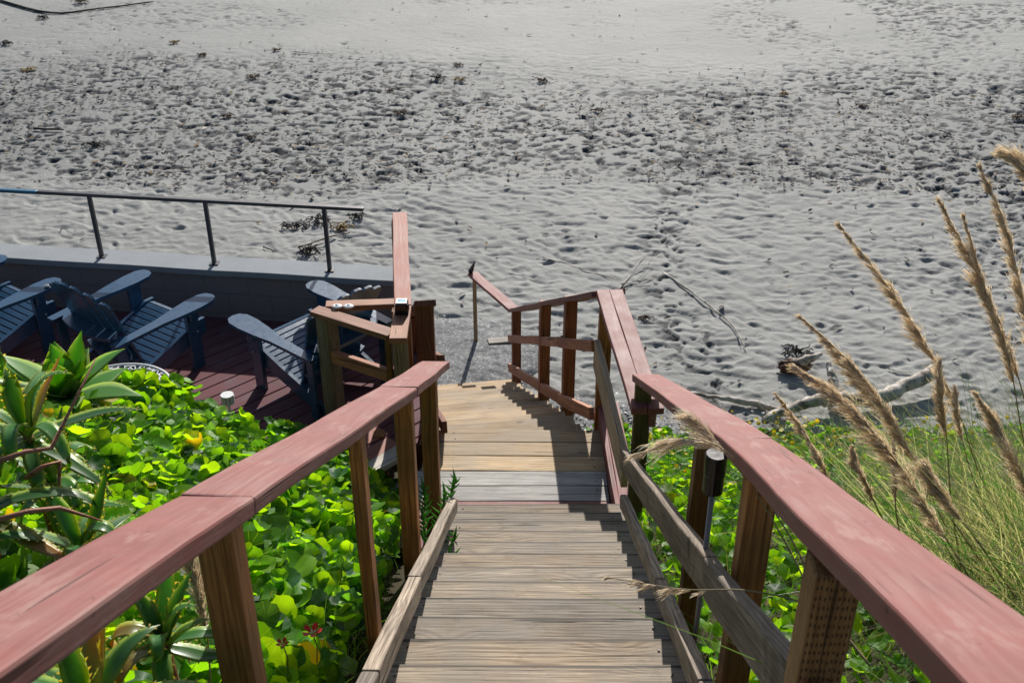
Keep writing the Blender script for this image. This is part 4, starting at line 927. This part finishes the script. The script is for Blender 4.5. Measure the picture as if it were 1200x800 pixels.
# ---------------------------------------------------------------- driftwood, sticks, kelp
n = NT('driftwood'); p = n.n('ShaderNodeTexCoord').outputs['Object']
f = n.noise(p, 7, 6, .65); f2 = n.noise(p, 45, 4, .6)
c = n.ramp(f, [(.34, (.10, .08, .065)), (.5, (.46, .41, .35)), (.7, (.66, .62, .56))]); M['drift'] = n.done(n.bsdf(c, .8, n.math('ADD', f, n.math('MULTIPLY', f2, .6)), .8, .012, .3))
n = NT('dark_burl'); p = n.n('ShaderNodeTexCoord').outputs['Object']; f = n.noise(p, 12, 6, .7)
M['burl'] = n.done(n.bsdf(n.ramp(f, [(.35, (.04, .018, .010)), (.6, (.13, .06, .035)), (.75, (.38, .34, .30))]), .85, f, 1.0, .03))
M['kelp'] = simple('dried_kelp', (.10, .055, .025), .6, .5, 25, .4)
M['kelp_dark'] = simple('black_wrack', (.022, .018, .016), .7, .4, 25, .4)
M['kelp_gold'] = simple('golden_kelp', (.26, .16, .03), .6, .4, 25, .4)
def rough_tube(pts, rad, jit=.015, seed=0, sub=6, n_=10):
    rs = random.Random(seed); out = []; rr_ = []
    pts = [Vector(p) for p in pts]
    for i in range(len(pts)-1):
        p0, p1, p2, p3 = pts[max(i-1, 0)], pts[i], pts[i+1], pts[min(i+2, len(pts)-1)]
        for k in range(sub):
            t = k/sub; out.append(.5*((2*p1)+(-p0+p2)*t+(2*p0-5*p1+4*p2-p3)*t*t+(-p0+3*p1-3*p2+p3)*t**3)+Vector((rs.gauss(0, jit), rs.gauss(0, jit), rs.gauss(0, jit*.5))))
            rr_.append((rad[i]*(1-t)+rad[i+1]*t)*rs.uniform(.9, 1.1))
    out.append(pts[-1]); rr_.append(rad[-1]); me = tube_mesh('w', out, rr_, n_)
    for v in me.vertices:
        q = v.co; f_ = math.sin(q.x*31+q.y*17)*math.sin(q.z*40+q.x*9); v.co = q+Vector((rs.gauss(0, 1), rs.gauss(0, 1), rs.gauss(0, 1)))*.0025+Vector((0, 0, f_*.004))
    return me
def G(px, py, h=0): q = gnd(px, py, 0); q.z = sand_z(q.x, q.y)+h; return q
dl = empty('driftwood_log', G(985, 480)); tag(dl, 'large bleached driftwood log with a branch, lying where grass meets sand', 'driftwood')
def dpart(name, pts, rad, mat, seed):
    me = rough_tube([p-dl.location for p in pts], rad, .012, seed); return link(name, me, mat, dl)
dpart('trunk', [G(892, 502, .10), G(925, 492, .16), G(952, 484, .18), G(980, 482, .16), G(1020, 480, .14), G(1052, 470, .18), G(1092, 454, .22)], [.045, .06, .07, .09, .085, .085, .095], M['drift'], 1)
dpart('branch', [G(984, 480, .08), G(978, 468, .2), G(970, 458, .26), G(966, 450, .30)], [.07, .05, .04, .03], M['drift'], 2)
dpart('branch', [G(985, 485, .06), G(1000, 492, .05), G(1030, 486, .07)], [.06, .035, .015], M['drift'], 3)
dpart('twig', [G(1086, 455, .16), G(1088, 446, .24), G(1092, 442, .27)], [.03, .02, .01], M['drift'], 4)
o = link('driftwood_branch', rough_tube([G(800, 462, .03)-G(835, 470), G(845, 474, .06)-G(835, 470), G(885, 478, .07)-G(835, 470), G(905, 484, .06)-G(835, 470), G(938, 481, .06)-G(835, 470)], [.015, .03, .04, .035, .02], .012, 5), M['drift'], None, G(835, 470)); tag(o, 'thin grey driftwood branch lying left of the big log', 'driftwood')
br_ = empty('driftwood_stump', G(930, 436)); tag(br_, 'dark brown broken root stump with a pale end standing in the sand', 'driftwood')
bm = bmesh.new(); bmesh.ops.create_icosphere(bm, subdivisions=4, radius=1)
for v in bm.verts:
    q = v.co; s_ = 1+.22*math.sin(q.x*7+1)*math.sin(q.y*9)+.12*math.sin(q.z*17+q.x*13)+rnd.gauss(0, .02); v.co = Vector((q.x*.19*s_, q.y*.11*s_, q.z*.085*s_+.08))
bm_obj('root', bm, M['burl'], br_, None, True)
link('spike', rough_tube([Vector((.0, 0, .1)), Vector((.15, -.05, .22)), Vector((.32, .0, .26))], [.07, .05, .02], .01, 8), M['drift'], br_)
def stick(pl_, rad, name, label, mat, h=.02, group=None, seed=0, cat='stick'):
    o0 = G(*pl_[0]); pts = [G(*p, h) - o0 if len(p) == 2 else G(p[0], p[1], p[2])-o0 for p in pl_]
    rad *= .65; o = link(name, rough_tube(pts, list(np.linspace(rad, rad*.45, len(pts))), .004, seed, 5, 6), mat, None, o0); tag(o, label, cat, group); return o
stick([(636, 303), (675, 315), (727, 331)], .014, 'stick', 'long thin pale stick in the sand, leftmost of the twig group beyond the stairs', M['drift'], .02, 'sticks in the sand', 1)
stick([(724, 342), (740, 323), (757, 309, .12)], .02, 'stick', 'forked grey stick pointing up out of the sand above the landing railing', M['drift'], .03, 'sticks in the sand', 2)
stick([(730, 340), (752, 326), (764, 309, .10)], .010, 'stick', 'thinner twig leaning beside the forked grey stick', M['drift'], .03, 'sticks in the sand', 3)
stick([(728, 336), (755, 330), (776, 325, .04)], .016, 'stick', 'short grey stick lying right of the forked stick', M['drift'], .03, 'sticks in the sand', 4)
stick([(777, 320), (810, 345), (845, 372), (860, 388), (873, 411)], .022, 'stick', 'long bent pale stick running down right across the sand', M['drift'], .03, 'sticks in the sand', 5)
stick([(845, 372), (862, 392), (868, 408)], .010, 'stick', 'thin twig alongside the lower end of the long bent stick', M['drift'], .03, 'sticks in the sand', 6)
stick([(0, 3), (60, 18), (120, 12), (180, 5)], .06, 'stick', 'long dark branch lying at the top left corner of the beach', M['kelp_dark'], .04, None, 7)
stick([(350, 296), (385, 283), (410, 277)], .024, 'stick', 'brown branch beside the kelp ring behind the steel railing', M['kelp'], .04, 'sticks in the sand', 8)
stick([(352, 301), (372, 292), (386, 288)], .016, 'stick', 'shorter brown stick under the branch behind the steel railing', M['kelp'], .03, 'sticks in the sand', 9)
stick([(309, 292), (322, 298)], .02, 'stick', 'stubby dark stick left of the kelp behind the steel railing', M['kelp_dark'], .03, 'sticks in the sand', 10)
stick([(345, 64), (385, 67)], .02, 'stick', 'pale straight stick on the smooth upper sand', M['drift'], .03, 'sticks in the sand', 11)
stick([(1040, 545-110), (1070, 440)], .01, 'stick', 'small twig on the sand behind the plumes', M['drift'], .02, 'sticks in the sand', 12)
stick([(40, 152), (75, 153)], .05, 'stick', 'short thick dark stick at the far left of the trampled sand', M['kelp_dark'], .04, None, 13)
stick([(470, 160), (530, 158)], .014, 'stick', 'thin stick in the middle of the trampled sand', M['drift'], .02, 'sticks in the sand', 14)
q0 = gnd(583, 400, .08); o = link('plank', bpy.data.meshes.new('plank'), None); bpy.data.objects.remove(o)
bpl = empty('tmp'); board('scrap_plank', gnd(572, 399, .12), gnd(606, 396, .12), .14, .04, M['grey_wood'], None); bpy.data.objects.remove(bpl)
tag(bpy.data.objects['scrap_plank'], 'weathered grey plank lying by the last stair post', 'plank')
def kelp(px, py, r, mat, label, seed, flat=.35, n_=16):
    rs = random.Random(seed); c = G(px, py); V = []; F4 = []
    bm = bmesh.new()
    for k in range(n_):
        a = rs.uniform(0, 6.28); rr0 = rs.uniform(0, .75)*r; x, y = rr0*math.cos(a), rr0*math.sin(a)*.8; da = rs.uniform(0, 6.28); l = r*rs.uniform(.25, .7); h0 = rs.uniform(.01, flat*r*.5+.02)
        prev = None
        for i in range(5):
            t = i/4; q = Vector((x+math.cos(da+t*1.3)*l*(t-.5), y+math.sin(da+t*1.3)*l*(t-.5), h0+math.sin(t*3.14)*flat*r*rs.uniform(.3, 1)*.6)); wv = .011*(1-abs(t-.5))*(1+r)
            s = Vector((-math.sin(da), math.cos(da), rs.uniform(-.4, .4)))*wv; cur = (bm.verts.new(q-s), bm.verts.new(q+s), bm.verts.new(q+Vector((0, 0, .012))))
            if prev:
                bm.faces.new((prev[0], prev[2], cur[2], cur[0])); bm.faces.new((prev[2], prev[1], cur[1], cur[2])); bm.faces.new((prev[1], prev[0], cur[0], cur[1]))
            prev = cur
    o = bm_obj('kelp_clump', bm, mat, None, c, True); tag(o, label, 'seaweed', 'kelp clumps on the beach')
KL = [(34, 84, .30, 'kelp_gold', 'golden kelp heap near the left edge of the upper beach'), (205, 53, .22, 'kelp_gold', 'golden kelp bit alone on the upper smooth sand'),
 (297, 93, .30, 'kelp', 'brown kelp heap left of centre in the band of footprints'), (237, 68, .25, 'kelp', 'brown kelp piece up left of the centre heap'),
 (323, 62, .2, 'kelp', 'small brown kelp piece near the upper stick'), (536, 80, .22, 'kelp', 'brown kelp knot right of centre on the upper sand'),
 (637, 98, .28, 'kelp', 'dark brown kelp ball on the clean sand above the footprints'), (917, 113, .22, 'kelp_gold', 'golden kelp bit on the right upper sand'),
 (540, 97, .26, 'kelp_gold', 'golden kelp streak under the brown knot'), (457, 108, .2, 'kelp', 'small rusty kelp piece in the middle band'),
 (468, 134, .30, 'kelp', 'brown kelp heap in the middle of the footprints'), (513, 95, .30, 'kelp_dark', 'black wrack clump right of the centre heap'),
 (292, 160, .22, 'kelp', 'brown kelp piece at the lower centre of the footprints'), (110, 170, .32, 'kelp_dark', 'black wrack clump at the lower left of the footprints'),
 (95, 5, .45, 'kelp', 'large brown kelp heap at the top left corner'), (50, 24, .3, 'kelp_dark', 'black wrack knot under the top left branch'),
 (755, 375, .14, 'kelp', 'small brown kelp tuft in the sand right of the landing rail'), (700, 132, .25, 'kelp', 'brown kelp piece right of the middle footprints'),
 (1195, 140, .35, 'kelp', 'reddish kelp heap at the right edge'), (1190, 185, .4, 'kelp_dark', 'black wrack heap at the right edge behind the plumes'),
 (1010, 127, .22, 'kelp', 'brown kelp strip on the right upper sand'), (265, 137, .25, 'kelp', 'brown kelp heap left in the lower footprints'),
 (8, 55, .3, 'kelp_dark', 'black wrack at the left edge of the upper sand'), (345, 268, .28, 'kelp_dark', 'left arc of the wrack ring behind the steel railing'),
 (375, 262, .30, 'kelp_dark', 'upper arc of the wrack ring behind the steel railing'), (400, 270, .26, 'kelp_gold', 'golden end of the wrack ring behind the steel railing'),
 (365, 298, .30, 'kelp_dark', 'lower wrack clump behind the steel railing'), (418, 258, .2, 'kelp_dark', 'small wrack piece right of the ring behind the steel railing'),
 (935, 415, .25, 'kelp_dark', 'wrack tuft just above the broken root stump')]
for k, (x, y, r, m, lab) in enumerate(KL): kelp(x, y, r*(.78 if y < 250 else 1), M[m], lab, k, n_=int(20+r*50))
# litter of small dark scraps on the sand
M['litter'] = leafmat('dry_litter', False, .1, .7, (1, 1, 1), spec=.2)
N = 60000; y = 10+rng.random(N)*36; x = (rng.random(N)*1.4-.7)*y
bd = band(x, y); kp = rng.random(N) < (.03+.97*bd*(.3+1.2*vnoise(x*.5, y*.6, 22)))*(vnoise(x*1.1, y*1.3, 21) > .28); x, y = x[kp], y[kp]; N = len(x)
z = np.array([sand_z(a_, b_) for a_, b_ in zip(x, y)])+.018
pos = np.stack([x, y, z+.012], -1); nr = np.stack([rng.normal(0, .14, N), rng.normal(0, .14, N), np.ones(N)], -1)
tag(link('seaweed_litter', leafset('seaweed_litter', pos, nr, rng.uniform(.02, .060, N)*(.6+.8*rng.random(N)), pick([(6, .022, .020, .022), (2, .08, .05, .03), (.4, .4, .36, .3), (.4, .25, .15, .04)], N), None, 'pointed'), M['litter']), 'fine dark scraps of seaweed strewn over the footprints', 'seaweed', kind='stuff')
# pebbles on gravel
N = 1500; x = np.concatenate([rng.normal(-.75, .5, N//2), rng.normal(1.2, .8, N//2)]); y = np.concatenate([rng.normal(11.5, .55, N//2), rng.normal(10.05, .38, N//2)])
T = np.array([[1, 0, 0], [0, 1, 0], [-1, 0, 0], [0, -1, 0], [0, 0, .7], [.6, .6, .35], [-.6, .6, .35]], float); F3 = np.array([[0, 5, 4], [5, 1, 4], [1, 6, 4], [6, 2, 4], [2, 3, 4], [3, 0, 4]])
zz = np.array([max(sand_z(a_, b_), 0.0) for a_, b_ in zip(x, y)])+.055; Rm = rot_from(np.tile([[0, 0, 1.]], (len(x), 1))+rng.normal(0, .2, (len(x), 3)), rng.uniform(0, 6, len(x)))
V = scatter(T, np.stack([x, y, zz], -1), Rm, rng.uniform(.008, .024, len(x))); F = (F3[None]+(np.arange(len(x))*7)[:, None, None]).reshape(-1, 3)
n = NT('pebble'); a_ = n.n('ShaderNodeAttribute', attribute_name='tint').outputs[0]; M['pebble'] = n.done(n.bsdf(a_, .6))
tag(link('pebbles', np_mesh('pebbles', V.reshape(-1, 3), None, F, np.repeat(pick([(3, .2, .2, .2), (2, .35, .34, .32), (1, .6, .6, .57), (2, .08, .08, .08)], len(x)), 7, 0)), M['pebble']), 'pale and dark pebbles strewn at the foot of the stairs', 'pebbles', kind='stuff')
# screws in the treads near the ends of the visible boards

sm_ = None
def screws(root, spots):
    global sm_
    if sm_ is None:
        bm = bmesh.new(); bmesh.ops.create_cone(bm, cap_ends=True, segments=10, radius1=.0055, radius2=.0045, depth=.003)
        sm_ = bpy.data.meshes.new('screw'); bm.to_mesh(sm_); bm.free(); sm_.materials.append(M['bolt'])
    for p_ in spots:
        o = bpy.data.objects.new('screw', sm_); COL.objects.link(o); o.parent = root; o.location = Vector(p_)-root.location
sp = []
for k in range(1, 14):
    d = 5.707-.27*(k-1); z_ = CZ-4.71+.15*k+.0015
    for x_ in (cu(d)-.46, cu(d)+.50):
        for dd in (.06, .20): sp.append((x_+rnd.uniform(-.02, .02), d-dd+rnd.uniform(-.01, .01), z_))
screws(up, sp)
sp = []
for d in (6.0, 6.05, 6.15, 6.22, 6.32, 6.41, 6.5, 6.6, 6.68, 6.76):
    for x_ in (-.44, .60): sp.append((x_+rnd.uniform(-.015, .015), d, CZ-4.71+.0015))
screws(ld, sp)
